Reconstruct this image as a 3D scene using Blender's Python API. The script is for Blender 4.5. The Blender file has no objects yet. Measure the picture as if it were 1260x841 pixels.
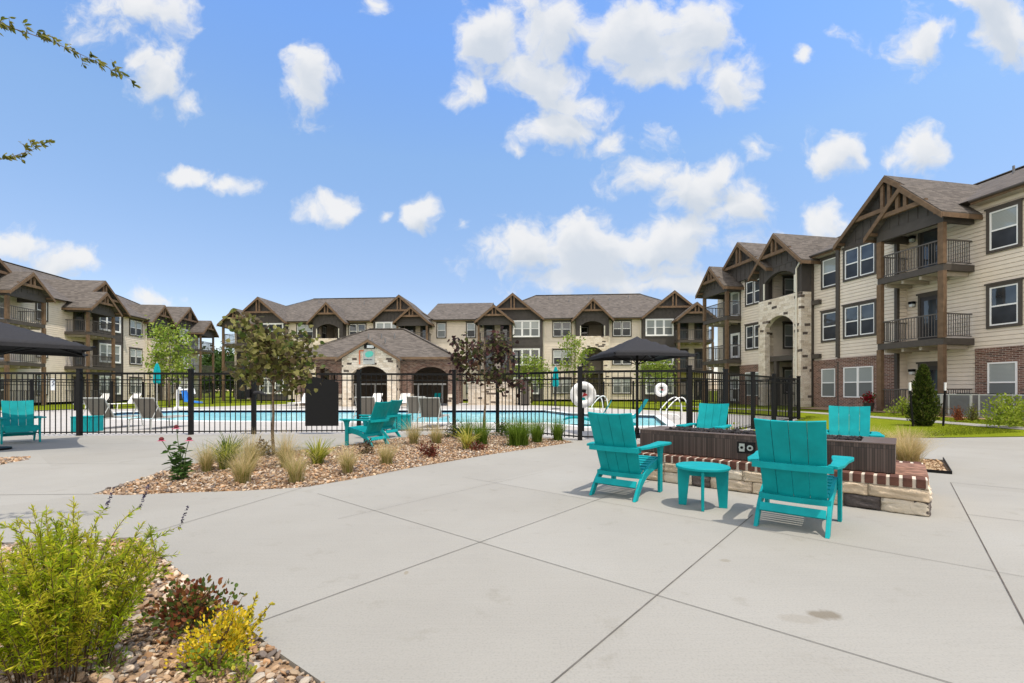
import bpy, bmesh, math, random
import numpy as np
from mathutils import Vector, Matrix

R = math.radians
SC = bpy.context.scene
COL = SC.collection
random.seed(7)
RNG = np.random.default_rng(11)

# ------------------------------------------------------------------ camera
F_PX, HOR, CAM_H = 565.0, 480.0, 1.2
cam_d = bpy.data.cameras.new('camera')
cam = bpy.data.objects.new('camera', cam_d); COL.objects.link(cam)
cam_d.sensor_fit = 'HORIZONTAL'; cam_d.sensor_width = 36.0
cam_d.lens = F_PX / 1260 * 36.0
cam_d.shift_y = (HOR - 420.5) / 1260
cam_d.clip_start = 0.05; cam_d.clip_end = 2000
cam.location = (0, 0, CAM_H); cam.rotation_euler = (R(90), 0, 0)
SC.camera = cam

# ------------------------------------------------------------------ sun, sky, exposure
SUN_TO = Vector((0.12, -0.10, 0.42)).normalized()
SUN_EL = math.asin(SUN_TO.z)
sd = bpy.data.lights.new('sun', 'SUN'); sun = bpy.data.objects.new('sun', sd); COL.objects.link(sun)
sd.energy = 2.3; sd.angle = R(0.55); sd.color = (1.0, 0.93, 0.83)
sun.rotation_euler = SUN_TO.to_track_quat('Z', 'Y').to_euler()
SC.view_settings.view_transform = 'Standard'; SC.view_settings.look = 'None'
SC.view_settings.exposure = 0.80; SC.view_settings.gamma = 1.0; SC.view_settings.use_curve_mapping = False
SKY_STR = 0.15

w = bpy.data.worlds.new('World'); SC.world = w; w.use_nodes = True
nt = w.node_tree; nt.nodes.clear()
def N(t, **kw):
    n = nt.nodes.new(t)
    for k, v in kw.items(): setattr(n, k, v)
    return n
def L(a, b): nt.links.new(a, b)
def wmath(op, a, b=None, c=None, clamp=False):
    n = N('ShaderNodeMath', operation=op, use_clamp=clamp)
    for i, q in enumerate((a, b, c)):
        if q is None: continue
        if isinstance(q, (int, float)): n.inputs[i].default_value = q
        else: L(q, n.inputs[i])
    return n.outputs[0]
def wvec(op, a, b):
    n = N('ShaderNodeVectorMath', operation=op)
    for i, q in enumerate((a, b)):
        if q is None: continue
        if isinstance(q, tuple): n.inputs[i].default_value = q
        else: L(q, n.inputs[i])
    return n
sky = N('ShaderNodeTexSky'); sky.sky_type = 'NISHITA'; sky.sun_disc = False
sky.sun_elevation = SUN_EL; sky.sun_rotation = math.atan2(SUN_TO.x, SUN_TO.y)
sky.air_density = 1.0; sky.dust_density = 0.25; sky.ozone_density = 2.6; sky.altitude = 200
tc = N('ShaderNodeTexCoord')
sep = N('ShaderNodeSeparateXYZ'); L(tc.outputs['Generated'], sep.inputs[0])
yy = wmath('MAXIMUM', sep.outputs[1], 0.02)
uu = wmath('DIVIDE', sep.outputs[0], yy); vv = wmath('DIVIDE', sep.outputs[2], yy)
uv = N('ShaderNodeCombineXYZ'); L(uu, uv.inputs[0]); L(vv, uv.inputs[1])
nz = N('ShaderNodeTexNoise'); nz.inputs['Scale'].default_value = 7.0; nz.inputs['Detail'].default_value = 4; nz.inputs['Roughness'].default_value = .55
L(uv.outputs[0], nz.inputs['Vector'])
wr = wvec('SUBTRACT', nz.outputs['Color'], (.5, .5, .5)); wr2 = wvec('MULTIPLY', wr.outputs[0], (.13, .10, 0))
uvw = wvec('ADD', uv.outputs[0], wr2.outputs[0])
CLOUDS = [ # px, py, rx, ry, weight : directions on the sky (gnomonic about +Y)
 (598,45,46,62,1.1),(585,112,42,24,.9),(665,95,85,50,.85),(690,40,85,60,1.0),(770,45,100,62,1.15),(850,50,80,55,1.1),(905,92,36,42,1.0),(800,80,90,32,1),
 (690,162,68,32,1.15),(748,172,26,18,.8),(715,128,42,28,.7),
 (790,222,44,30,.9),(850,238,78,34,1.0),(905,252,58,36,1.0),(884,215,34,26,1.1),
 (650,305,75,36,1.1),(725,305,135,52,1.2),(805,300,100,42,1.2),(740,335,150,36,1.0),(850,310,60,22,.8),(820,352,160,16,.75),
 (931,187,23,19,.9),(1026,195,34,34,1.1),(1125,188,44,36,1.1),(1015,272,60,34,.8),(960,290,40,16,.5),
 (1142,48,38,48,1.0),(1235,35,52,52,1.0),(1043,46,28,14,.6),(810,155,18,17,.55),(985,70,10,9,.5),(1210,-10,50,40,1),
 (415,254,34,22,1.1),(518,262,28,24,1.1),(472,263,12,10,.6),(232,213,48,12,.75),(292,224,38,14,.85),(385,258,16,8,.4),
 (378,108,36,52,1.05),(200,100,42,40,1.1),(232,128,26,24,1.0),(172,78,20,24,.8),(195,130,14,10,.5),
 (165,10,80,34,.85),(140,30,60,24,.5),(466,8,16,14,.6),(170,52,22,24,.5),
 (15,306,52,28,1.0),(85,322,48,24,.9),(185,360,36,20,.5),(640,190,10,10,.4),(575,275,10,8,.3)]
def density(vec):
    dens = None
    for (cx, cy, rx, ry, wt) in CLOUDS:
        s_ = wvec('SUBTRACT', vec, ((cx-630)/F_PX, (HOR-cy)/F_PX, 0))
        m_ = wvec('MULTIPLY', s_.outputs[0], (F_PX/rx, F_PX/ry, 0))
        l_ = N('ShaderNodeVectorMath', operation='LENGTH'); L(m_.outputs[0], l_.inputs[0])
        e_ = wmath('MULTIPLY', wmath('SUBTRACT', 1.0, l_.outputs['Value']), wt)
        dens = e_ if dens is None else wmath('SMOOTH_MAX', dens, e_, .12)
    return dens
dens = density(uvw.outputs[0])
nd = N('ShaderNodeTexNoise'); nd.inputs['Scale'].default_value = 9.0; nd.inputs['Detail'].default_value = 10; nd.inputs['Roughness'].default_value = .60
L(uvw.outputs[0], nd.inputs['Vector'])
dd = wmath('ADD', dens, wmath('MULTIPLY', wmath('SUBTRACT', nd.outputs['Fac'], .50), 3.0))
mr = N('ShaderNodeMapRange', interpolation_type='SMOOTHSTEP'); L(dd, mr.inputs['Value'])
mr.inputs['From Min'].default_value = -.08; mr.inputs['From Max'].default_value = .66
# lower, thicker sides a little greyer: compare with the density a little higher up
up_ = wvec('ADD', uvw.outputs[0], (-.01, .045, 0))
ndu = N('ShaderNodeTexNoise'); ndu.inputs['Scale'].default_value = 9.0; ndu.inputs['Detail'].default_value = 4; L(up_.outputs[0], ndu.inputs['Vector'])
ddu = wmath('ADD', density(up_.outputs[0]), wmath('MULTIPLY', wmath('SUBTRACT', ndu.outputs['Fac'], .50), 2.2))
sh = N('ShaderNodeMapRange', interpolation_type='SMOOTHSTEP'); L(ddu, sh.inputs['Value']); sh.inputs['From Min'].default_value = -.15; sh.inputs['From Max'].default_value = 1.1
ccr = N('ShaderNodeValToRGB')
ccr.color_ramp.elements[0].position = 0.0; ccr.color_ramp.elements[0].color = (.97, .975, .985, 1)
ccr.color_ramp.elements[1].position = 1.0; ccr.color_ramp.elements[1].color = (.70, .76, .84, 1)
L(sh.outputs[0], ccr.inputs[0])
csc = N('ShaderNodeVectorMath', operation='SCALE'); L(ccr.outputs[0], csc.inputs[0]); csc.inputs['Scale'].default_value = .53 / SKY_STR
skg = N('ShaderNodeHueSaturation'); skg.inputs['Saturation'].default_value = 1.0; skg.inputs['Value'].default_value = 1.0
L(sky.outputs[0], skg.inputs['Color'])
# hue of the clear sky with height: paler and less bright low down, purer blue overhead
skr = N('ShaderNodeValToRGB'); L(sep.outputs[2], skr.inputs[0]); e_ = skr.color_ramp.elements
while len(e_) < 4: e_.new(.5)
for q_, (p_, c_) in zip(e_, ((0.0, (.74,.62,.60)), (.21, (.76,.69,.68)), (.44, (.91,.94,.92)), (.60, (.85,1.0,1.15)))): q_.position = p_; q_.color = (*c_, 1)
skm = N('ShaderNodeMix', data_type='RGBA', blend_type='MULTIPLY'); skm.inputs['Factor'].default_value = 1.0; L(skg.outputs[0], skm.inputs[6]); L(skr.outputs[0], skm.inputs[7])
mx = N('ShaderNodeMix', data_type='RGBA'); L(wmath('MULTIPLY', mr.outputs[0], .96), mx.inputs['Factor'])
L(skm.outputs[2], mx.inputs[6]); L(csc.outputs[0], mx.inputs[7])
# unseen bright clouds added behind the camera to fill the shaded right facade
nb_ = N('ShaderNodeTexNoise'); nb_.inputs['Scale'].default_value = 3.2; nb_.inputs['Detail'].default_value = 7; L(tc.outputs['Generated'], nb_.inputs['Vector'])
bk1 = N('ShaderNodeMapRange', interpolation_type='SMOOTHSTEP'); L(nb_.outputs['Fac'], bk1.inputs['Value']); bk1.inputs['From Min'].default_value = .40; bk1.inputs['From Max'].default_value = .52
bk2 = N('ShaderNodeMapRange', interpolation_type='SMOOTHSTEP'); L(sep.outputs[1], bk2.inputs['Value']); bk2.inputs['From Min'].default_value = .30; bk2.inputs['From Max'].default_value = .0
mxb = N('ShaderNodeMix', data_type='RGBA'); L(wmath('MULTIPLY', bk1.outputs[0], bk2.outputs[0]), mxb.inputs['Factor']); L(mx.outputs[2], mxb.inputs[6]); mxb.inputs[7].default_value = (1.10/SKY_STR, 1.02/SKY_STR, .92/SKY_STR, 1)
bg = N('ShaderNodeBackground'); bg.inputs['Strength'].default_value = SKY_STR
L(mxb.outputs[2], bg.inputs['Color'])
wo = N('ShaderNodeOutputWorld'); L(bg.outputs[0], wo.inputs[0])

# ------------------------------------------------------------------ helpers
def at(px, py, z=0.0):
    """ground point (height z) for a place measured on the photograph"""
    Y = (CAM_H - z) * F_PX / (py - HOR)
    return Vector(((px - 630) / F_PX * Y, Y, z))

def tag(o, label=None, cat=None, group=None, kind=None):
    if label: o['label'] = label
    if cat: o['category'] = cat
    if group: o['group'] = group
    if kind: o['kind'] = kind
    return o
def empty(name, loc, rz=0.0):
    o = bpy.data.objects.new(name, None); COL.objects.link(o)
    o.location = loc; o.rotation_euler = (0, 0, rz); o.empty_display_size = .2
    return o
def kids(o): return [c for c in bpy.data.objects if c.parent == o]
def copy_tree(o, parent=None):
    c = o.copy(); COL.objects.link(c)
    if parent: c.parent = parent
    for ch in kids(o): copy_tree(ch, c)
    return c

class MB:
    def __init__(s): s.v = []; s.f = []; s.m = []; s.mi = 0; s.c = None
    def add(s, vs, fs):
        b = len(s.v); s.v += [tuple(q) for q in vs]
        for f in fs: s.f.append([b + i for i in f]); s.m.append(s.mi)
    def box(s, x0, x1, y0, y1, z0, z1):
        s.add([(x0,y0,z0),(x1,y0,z0),(x1,y1,z0),(x0,y1,z0),(x0,y0,z1),(x1,y0,z1),(x1,y1,z1),(x0,y1,z1)],
              [(0,3,2,1),(4,5,6,7),(0,1,5,4),(1,2,6,5),(2,3,7,6),(3,0,4,7)])
    def poly(s, pts): s.add(pts, [tuple(range(len(pts)))])
    def prism(s, pts, ext):
        n = len(pts); ext = Vector(ext); p = [Vector(q) for q in pts]
        s.add(p + [q + ext for q in p], [tuple(range(n))[::-1], tuple(range(n, 2*n))] + [(i, (i+1) % n, n + (i+1) % n, n + i) for i in range(n)])
    def prism_y(s, xz, y0, y1): s.prism([(a, y0, b) for a, b in xz], (0, y1-y0, 0))
    def prism_x(s, yz, x0, x1): s.prism([(x0, a, b) for a, b in yz], (x1-x0, 0, 0))
    def prism_z(s, xy, z0, z1): s.prism([(a, b, z0) for a, b in xy], (0, 0, z1-z0))
    def beam(s, p, q, w_, h, up=(0,0,1)):
        p, q = Vector(p), Vector(q); d = (q-p).normalized(); up = Vector(up)
        sx = d.cross(up)
        if sx.length < 1e-5: sx = d.cross(Vector((1,0,0)))
        sx.normalize(); uz = sx.cross(d)
        o = [sx*(a*w_/2)+uz*(b*h/2) for a, b in ((-1,-1),(1,-1),(1,1),(-1,1))]
        s.add([p+k for k in o]+[q+k for k in o], [(0,1,2,3),(7,6,5,4),(0,4,5,1),(1,5,6,2),(2,6,7,3),(3,7,4,0)])
    def tube(s, pts, r, n=8, caps=True):
        pts = [Vector(p) for p in pts]; k = len(pts)
        rr = r if isinstance(r, (list, tuple)) else [r]*k
        rings = []; prev = None
        for i, p in enumerate(pts):
            t = (pts[min(i+1, k-1)] - pts[max(i-1, 0)]).normalized()
            a = prev - t*prev.dot(t) if prev is not None else t.cross(Vector((0,0,1)) if abs(t.z) < .9 else Vector((1,0,0)))
            a.normalize(); b = t.cross(a); prev = a
            rings += [p + (a*math.cos(2*math.pi*j/n) + b*math.sin(2*math.pi*j/n))*rr[i] for j in range(n)]
        fs = [(i*n+j, i*n+(j+1)%n, (i+1)*n+(j+1)%n, (i+1)*n+j) for i in range(k-1) for j in range(n)]
        if caps: fs += [tuple(range(n))[::-1], tuple(range((k-1)*n, k*n))]
        s.add(rings, fs)
    def lathe(s, prof, n=24, c=(0,0,0)):
        vs = [(c[0]+r*math.cos(2*math.pi*j/n), c[1]+r*math.sin(2*math.pi*j/n), c[2]+z) for r, z in prof for j in range(n)]
        k = len(prof)
        fs = [(i*n+j, i*n+(j+1)%n, (i+1)*n+(j+1)%n, (i+1)*n+j) for i in range(k-1) for j in range(n)]
        fs += [tuple(range(n))[::-1], tuple(range((k-1)*n, k*n))]
        s.add(vs, fs)
    def mesh(s, name, mats, smooth=False):
        me = bpy.data.meshes.new(name); me.from_pydata(s.v, [], s.f)
        for m in (mats if isinstance(mats, (list, tuple)) else [mats]): me.materials.append(m)
        if any(s.m): me.polygons.foreach_set('material_index', s.m)
        bm = bmesh.new(); bm.from_mesh(me); bmesh.ops.recalc_face_normals(bm, faces=bm.faces); bm.to_mesh(me); bm.free()
        if smooth: me.polygons.foreach_set('use_smooth', [True]*len(me.polygons))
        me.update(); return me
    def build(s, name, mats, parent=None, bevel=0, smooth=False, loc=None):
        return link(name, s.mesh(name, mats, smooth), parent, bevel, loc)
def link(name, me, parent=None, bevel=0, loc=None, rz=0):
    o = bpy.data.objects.new(name, me); COL.objects.link(o)
    if parent: o.parent = parent
    if loc is not None: o.location = loc
    if rz: o.rotation_euler = (0, 0, rz)
    if bevel:
        b = o.modifiers.new('bevel', 'BEVEL'); b.width = bevel; b.segments = 2; b.limit_method = 'ANGLE'; b.angle_limit = R(40)
    return o

def shape2d(outline, holes, thick, mat, name, mapf=None):
    """flat polygon with holes, given thickness; mapf maps (x, y, z) of the flat shape to where it stands"""
    cu = bpy.data.curves.new('shape', 'CURVE'); cu.dimensions = '2D'; cu.fill_mode = 'BOTH'; cu.extrude = thick/2
    for lp in [outline] + list(holes):
        sp = cu.splines.new('POLY'); sp.points.add(len(lp)-1); sp.use_cyclic_u = True
        for p, q in zip(sp.points, lp): p.co = (q[0], q[1], 0, 1)
    t = bpy.data.objects.new('shape', cu); COL.objects.link(t)
    dg = bpy.context.evaluated_depsgraph_get()
    me = bpy.data.meshes.new_from_object(t.evaluated_get(dg)); me.name = name
    bpy.data.objects.remove(t); bpy.data.curves.remove(cu)
    if mapf:
        for v in me.vertices: v.co = mapf(*v.co)
    me.materials.clear(); me.materials.append(mat)
    bm = bmesh.new(); bm.from_mesh(me); bmesh.ops.remove_doubles(bm, verts=bm.verts, dist=1e-5)
    bmesh.ops.recalc_face_normals(bm, faces=bm.faces); bm.to_mesh(me); bm.free()
    me.polygons.foreach_set('use_smooth', [False]*len(me.polygons))
    return me

def arch(c, hw, z0, zs, zt, n=12):
    """opening outline: straight jambs to zs, segmental arch to zt"""
    rise = zt - zs; rad = (hw*hw + rise*rise)/(2*rise); a0 = math.asin(min(1, hw/rad)); zc = zt - rad
    pts = [(c-hw, z0), (c+hw, z0)]
    for i in range(n+1):
        a = a0 - 2*a0*i/n; pts.append((c + rad*math.sin(a), zc + rad*math.cos(a)))
    return pts

# ------------------------------------------------------------------ materials
def mat_base(name):
    m = bpy.data.materials.new(name); m.use_nodes = True
    t = m.node_tree; b = t.nodes['Principled BSDF']
    return m, t, b
def setv(t, sock, v):
    if hasattr(v, 'is_linked'): t.links.new(v, sock)
    else: sock.default_value = v
def node(t, typ, ins=None, **kw):
    n = t.nodes.new(typ)
    for k, v in kw.items(): setattr(n, k, v)
    for k, v in (ins or {}).items(): setv(t, n.inputs[k], v)
    return n
def ramp(t, fac, stops):
    n = t.nodes.new('ShaderNodeValToRGB'); e = n.color_ramp.elements
    while len(e) < len(stops): e.new(.5)
    for i, (p, c) in enumerate(stops): e[i].position = p; e[i].color = (*c, 1)
    t.links.new(fac, n.inputs[0]); return n.outputs[0]
def bump(t, b, h, strength=.3, dist=.01):
    n = node(t, 'ShaderNodeBump', {'Strength': strength, 'Distance': dist, 'Height': h})
    t.links.new(n.outputs[0], b.inputs['Normal'])
def objco(t): return node(t, 'ShaderNodeTexCoord').outputs['Object']
def plain(name, col, rough=.6, spec=.4, metal=0, var=.12, scale=6, bmp=0, bscale=60):
    m, t, b = mat_base(name)
    co = objco(t)
    nz = node(t, 'ShaderNodeTexNoise', {'Vector': co, 'Scale': scale, 'Detail': 5.0})
    c1 = tuple(x*(1-var) for x in col); c2 = tuple(min(1, x*(1+var)) for x in col)
    setv(t, b.inputs['Base Color'], ramp(t, nz.outputs['Fac'], [(.3, c1), (.7, c2)]))
    b.inputs['Roughness'].default_value = rough; b.inputs['Metallic'].default_value = metal
    b.inputs['Specular IOR Level'].default_value = spec
    if bmp:
        n2 = node(t, 'ShaderNodeTexNoise', {'Vector': co, 'Scale': bscale, 'Detail': 4.0})
        bump(t, b, n2.outputs['Fac'], bmp, .01)
    return m
def wallco(t):
    """(x + y, z) of the object's own coordinates, for upright masonry"""
    s = node(t, 'ShaderNodeSeparateXYZ', {0: objco(t)})
    a = node(t, 'ShaderNodeMath', {0: s.outputs[0], 1: s.outputs[1]}, operation='ADD')
    c = node(t, 'ShaderNodeCombineXYZ', {0: a.outputs[0], 1: s.outputs[2]})
    return c.outputs[0]
def masonry(name, bw, bh, mortar, stops, mcol, msize=.012, bmp=.6, rough=.85, jitter=0.0, offs=.5):
    m, t, b = mat_base(name); co = wallco(t)
    if jitter:
        nj = node(t, 'ShaderNodeTexNoise', {'Vector': co, 'Scale': 1.7, 'Detail': 1.0})
        j = node(t, 'ShaderNodeVectorMath', {0: nj.outputs['Color'], 1: (jitter, jitter*.4, 0)}, operation='MULTIPLY')
        co = node(t, 'ShaderNodeVectorMath', {0: co, 1: j.outputs[0]}, operation='ADD').outputs[0]
    br = node(t, 'ShaderNodeTexBrick', {'Vector': co, 'Color1': (0,0,0,1), 'Color2': (1,1,1,1), 'Mortar': (.5,.5,.5,1), 'Scale': 1.0,
        'Mortar Size': msize, 'Mortar Smooth': .1, 'Bias': 0.0, 'Brick Width': bw, 'Row Height': bh})
    br.offset = offs; br.squash = 1.0
    col = ramp(t, br.outputs['Color'], stops)
    nz = node(t, 'ShaderNodeTexNoise', {'Vector': co, 'Scale': 14.0, 'Detail': 6.0})
    mxn = node(t, 'ShaderNodeMix', {'Factor': 1.0, 6: col, 7: ramp(t, nz.outputs['Fac'], [(.28, (.72,.70,.67)), (.5, (1,1,1)), (.75, (1.12,1.12,1.12))])}, data_type='RGBA', blend_type='MULTIPLY')
    m2 = node(t, 'ShaderNodeMix', {'Factor': br.outputs['Fac'], 6: mxn.outputs[2], 7: (*mcol, 1)}, data_type='RGBA')
    setv(t, b.inputs['Base Color'], m2.outputs[2]); b.inputs['Roughness'].default_value = rough
    h = node(t, 'ShaderNodeMath', {0: nz.outputs['Fac'], 1: br.outputs['Fac']}, operation='SUBTRACT')
    bump(t, b, h.outputs[0], bmp, .015)
    return m
M = {}
CREAM = (.73, .64, .53)
M['siding'] = plain('cream_siding', CREAM, .75, .25, var=.05, scale=2.5)
M['dark_siding'] = plain('charcoal_siding', (.075, .066, .06), .75, .25, var=.10, scale=3)
M['trim_dark'] = plain('dark_bronze_trim', (.075, .063, .052), .6, .3, var=.1)
M['timber'] = plain('brown_stained_timber', (.155, .100, .060), .75, .2, var=.2, scale=5, bmp=.15)
M['white'] = plain('white_vinyl', (.82, .82, .80), .45, .4, var=.02)
M['cream_trim'] = plain('cream_trim', (.70, .66, .55), .6, .3, var=.04)
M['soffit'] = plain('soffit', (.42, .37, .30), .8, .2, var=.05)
M['rail'] = plain('bronze_railing', (.105, .092, .080), .5, .4, var=.08)
M['door'] = plain('dark_door', (.035, .030, .028), .45, .4, var=.1)
M['black_metal'] = plain('black_powder_coat', (.005, .005, .0055), .5, .22, var=.15, scale=20)
M['black_fabric'] = plain('dark_shade_fabric', (.034, .034, .037), .85, .1, var=.12, scale=30, bmp=.1, bscale=200)
M['brick'] = masonry('red_brown_brick', .215, .072, None, [(0, (.095,.038,.028)), (.4, (.17,.075,.052)), (.75, (.22,.115,.085)), (1, (.07,.036,.032))], (.44,.38,.31), .007, .5)
M['stone'] = masonry('cream_limestone', .36, .17, None, [(0, (.58,.48,.36)), (.35, (.74,.64,.51)), (.70, (.80,.715,.60)), (.905, (.66,.55,.42)), (.91, (.13,.095,.07)), (1, (.09,.072,.06))], (.74,.66,.55), .006, 1.0, jitter=.25, offs=.37)
M['pav_brick'] = masonry('mixed_brown_brick', .215, .072, None, [(0, (.10,.045,.032)), (.4, (.21,.105,.075)), (.75, (.32,.215,.165)), (1, (.10,.06,.05))], (.36,.30,.24), .006, .5)

def shingle(name, base):
    m, t, b = mat_base(name); co = objco(t)
    nz = node(t, 'ShaderNodeTexNoise', {'Vector': co, 'Scale': 1.3, 'Detail': 4.0})
    s = node(t, 'ShaderNodeSeparateXYZ', {0: co})
    a = node(t, 'ShaderNodeMath', {0: s.outputs[0], 1: s.outputs[1]}, operation='ADD')
    c = node(t, 'ShaderNodeCombineXYZ', {0: a.outputs[0], 1: s.outputs[2]})
    br = node(t, 'ShaderNodeTexBrick', {'Vector': c.outputs[0], 'Color1': (0,0,0,1), 'Color2': (1,1,1,1), 'Mortar': (.2,.2,.2,1), 'Scale': 1.0,
        'Mortar Size': .004, 'Mortar Smooth': .3, 'Brick Width': .28, 'Row Height': .072})
    col = ramp(t, br.outputs['Color'], [(0, tuple(x*.62 for x in base)), (.5, base), (1, tuple(x*1.45 for x in base))])
    mxn = node(t, 'ShaderNodeMix', {'Factor': .3, 6: col, 7: ramp(t, nz.outputs['Fac'], [(.3, tuple(x*.7 for x in base)), (.7, tuple(x*1.25 for x in base))])}, data_type='RGBA')
    setv(t, b.inputs['Base Color'], mxn.outputs[2]); b.inputs['Roughness'].default_value = .95; b.inputs['Specular IOR Level'].default_value = .15
    h = node(t, 'ShaderNodeMath', {0: br.outputs['Color'], 1: br.outputs['Fac']}, operation='SUBTRACT')
    bump(t, b, h.outputs[0], .5, .012)
    return m
M['shingle'] = shingle('weathered_shingles', (.116, .101, .088))

def glass(name, base, rough=.04, spec=.7, stripes=None):
    m, t, b = mat_base(name)
    if stripes:
        s = node(t, 'ShaderNodeSeparateXYZ', {0: objco(t)})
        k = node(t, 'ShaderNodeMath', {0: s.outputs[2], 1: 1/.05}, operation='MULTIPLY')
        fr = node(t, 'ShaderNodeMath', {0: k.outputs[0]}, operation='FRACT')
        setv(t, b.inputs['Base Color'], ramp(t, fr.outputs[0], [(0, tuple(x*.55 for x in base)), (.25, base), (1, base)]))
    else:
        nz = node(t, 'ShaderNodeTexNoise', {'Vector': objco(t), 'Scale': 1.2, 'Detail': 2.0})
        setv(t, b.inputs['Base Color'], ramp(t, nz.outputs['Fac'], [(.35, tuple(x*.5 for x in base)), (.65, tuple(x*1.3 for x in base))]))
    b.inputs['Roughness'].default_value = rough; b.inputs['Specular IOR Level'].default_value = spec
    b.inputs['IOR'].default_value = 1.6
    nw = node(t, 'ShaderNodeTexNoise', {'Vector': objco(t), 'Scale': 2.5, 'Detail': 1.0})
    bump(t, b, nw.outputs['Fac'], .06, .05)
    return m
M['glass'] = glass('dark_glass', (.045, .055, .065))
M['glass_screen'] = glass('screened_glass', (.030, .032, .036), .35, .35)
M['glass_blind'] = glass('glass_over_blinds', (.33, .36, .35), .06, .6, True)
M['glass_blind_screen'] = glass('screen_over_blinds', (.15, .165, .165), .3, .4, True)

M['teal'] = plain('teal_poly_lumber', (.003, .272, .285), .55, .14, var=.13, scale=7, bmp=.10, bscale=55)
M['concrete'] = None
def concrete():
    m, t, b = mat_base('broom_finished_concrete'); co = objco(t)
    n1 = node(t, 'ShaderNodeTexNoise', {'Vector': co, 'Scale': .45, 'Detail': 5.0, 'Roughness': .6})
    n2 = node(t, 'ShaderNodeTexNoise', {'Vector': co, 'Scale': 90.0, 'Detail': 3.0})
    n3 = node(t, 'ShaderNodeTexNoise', {'Vector': co, 'Scale': 3.2, 'Detail': 8.0, 'Roughness': .7})
    c = ramp(t, n1.outputs['Fac'], [(.3, (.283,.271,.240)), (.55, (.310,.298,.265)), (.75, (.324,.315,.285))])
    c2 = node(t, 'ShaderNodeMix', {'Factor': .5, 6: c, 7: ramp(t, n2.outputs['Fac'], [(.25, (.72,.72,.72)), (.5, (1,1,1)), (.8, (1.06,1.06,1.05))])}, data_type='RGBA', blend_type='MULTIPLY')
    c3 = node(t, 'ShaderNodeMix', {'Factor': 1.0, 6: c2.outputs[2], 7: ramp(t, n3.outputs['Fac'], [(.27, (.86,.85,.82)), (.42, (1,1,1)), (.70, (1,1,1)), (.78, (.95,.925,.87))])}, data_type='RGBA', blend_type='MULTIPLY')
    # broom strokes and a slightly different tone for every slab
    rot = node(t, 'ShaderNodeMapping', {'Vector': co, 'Rotation': (0, 0, R(-40.3)), 'Scale': (1.5, 150.0, 1.0)})
    nbm = node(t, 'ShaderNodeTexNoise', {'Vector': rot.outputs[0], 'Scale': 1.0, 'Detail': 2.0})
    c3 = node(t, 'ShaderNodeMix', {'Factor': .5, 6: c3.outputs[2], 7: ramp(t, nbm.outputs['Fac'], [(.3, (.93,.93,.93)), (.7, (1.05,1.05,1.05))])}, data_type='RGBA', blend_type='MULTIPLY')
    def cell(v, o, s):
        d_ = node(t, 'ShaderNodeVectorMath', {0: co, 1: v}, operation='DOT_PRODUCT')
        return node(t, 'ShaderNodeMath', {0: node(t, 'ShaderNodeMath', {0: d_.outputs['Value'], 1: 1/s, 2: -o/s}, operation='MULTIPLY_ADD').outputs[0]}, operation='FLOOR').outputs[0]
    cc_ = node(t, 'ShaderNodeCombineXYZ', {0: cell((-.762,.647,0), -.48, 1.52), 1: cell((.647,.762,0), 2.59, 1.78)})
    wn = node(t, 'ShaderNodeTexWhiteNoise', {'Vector': cc_.outputs[0]})
    c3 = node(t, 'ShaderNodeMix', {'Factor': 1.0, 6: c3.outputs[2], 7: ramp(t, wn.outputs['Value'], [(0, (.955,.95,.94)), (1, (1.03,1.03,1.03))])}, data_type='RGBA', blend_type='MULTIPLY')
    # spilled-drink stain and a rust-coloured drip line on the slab
    col = c3.outputs[2]
    for (px, py, r_, sx, sc, tint) in ((1015, 757, .055, 1.5, 16, (.62,.57,.50)), (985, 762, .05, 2.4, 12, (.90,.88,.85)), (892, 690, .03, 1.3, 20, (.85,.82,.76)), (500, 705, .03, .5, 25, (.86,.80,.70))):
        p = at(px, py)
        d = node(t, 'ShaderNodeVectorMath', {0: co, 1: (p.x, p.y, 0)}, operation='SUBTRACT')
        d2 = node(t, 'ShaderNodeVectorMath', {0: d.outputs[0], 1: (1/(r_*sx), 1/r_, 0)}, operation='MULTIPLY')
        ln = node(t, 'ShaderNodeVectorMath', {0: d2.outputs[0]}, operation='LENGTH')
        nn = node(t, 'ShaderNodeTexNoise', {'Vector': co, 'Scale': sc, 'Detail': 4.0})
        ad = node(t, 'ShaderNodeMath', {0: nn.outputs['Fac'], 1: 1.1, 2: ln.outputs['Value']}, operation='MULTIPLY_ADD')
        f = node(t, 'ShaderNodeMapRange', {'Value': ad.outputs[0], 'From Min': 1.25, 'From Max': 1.7, 'To Min': 1.0, 'To Max': 0.0})
        col = node(t, 'ShaderNodeMix', {'Factor': f.outputs[0], 6: col, 7: node(t, 'ShaderNodeMix', {'Factor': 1.0, 6: col, 7: (*tint, 1)}, data_type='RGBA', blend_type='MULTIPLY').outputs[2]}, data_type='RGBA').outputs[2]
    setv(t, b.inputs['Base Color'], col); b.inputs['Roughness'].default_value = .85; b.inputs['Specular IOR Level'].default_value = .2
    bump(t, b, n2.outputs['Fac'], .18, .004)
    return m
M['concrete'] = concrete()
M['deck'] = plain('pale_pool_deck', (.43, .405, .37), .85, .2, var=.05, scale=1.2, bmp=.1)
M['joint'] = plain('dark_joint', (.13, .12, .105), .9, .1, var=.3, scale=8)
M['joint_dark'] = plain('open_joint', (.11, .095, .08), .9, .1, var=.3, scale=8)
M['soil'] = plain('bed_soil', (.30, .20, .12), .95, .1, var=.35, scale=25, bmp=.5)
M['lawn'] = None
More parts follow.
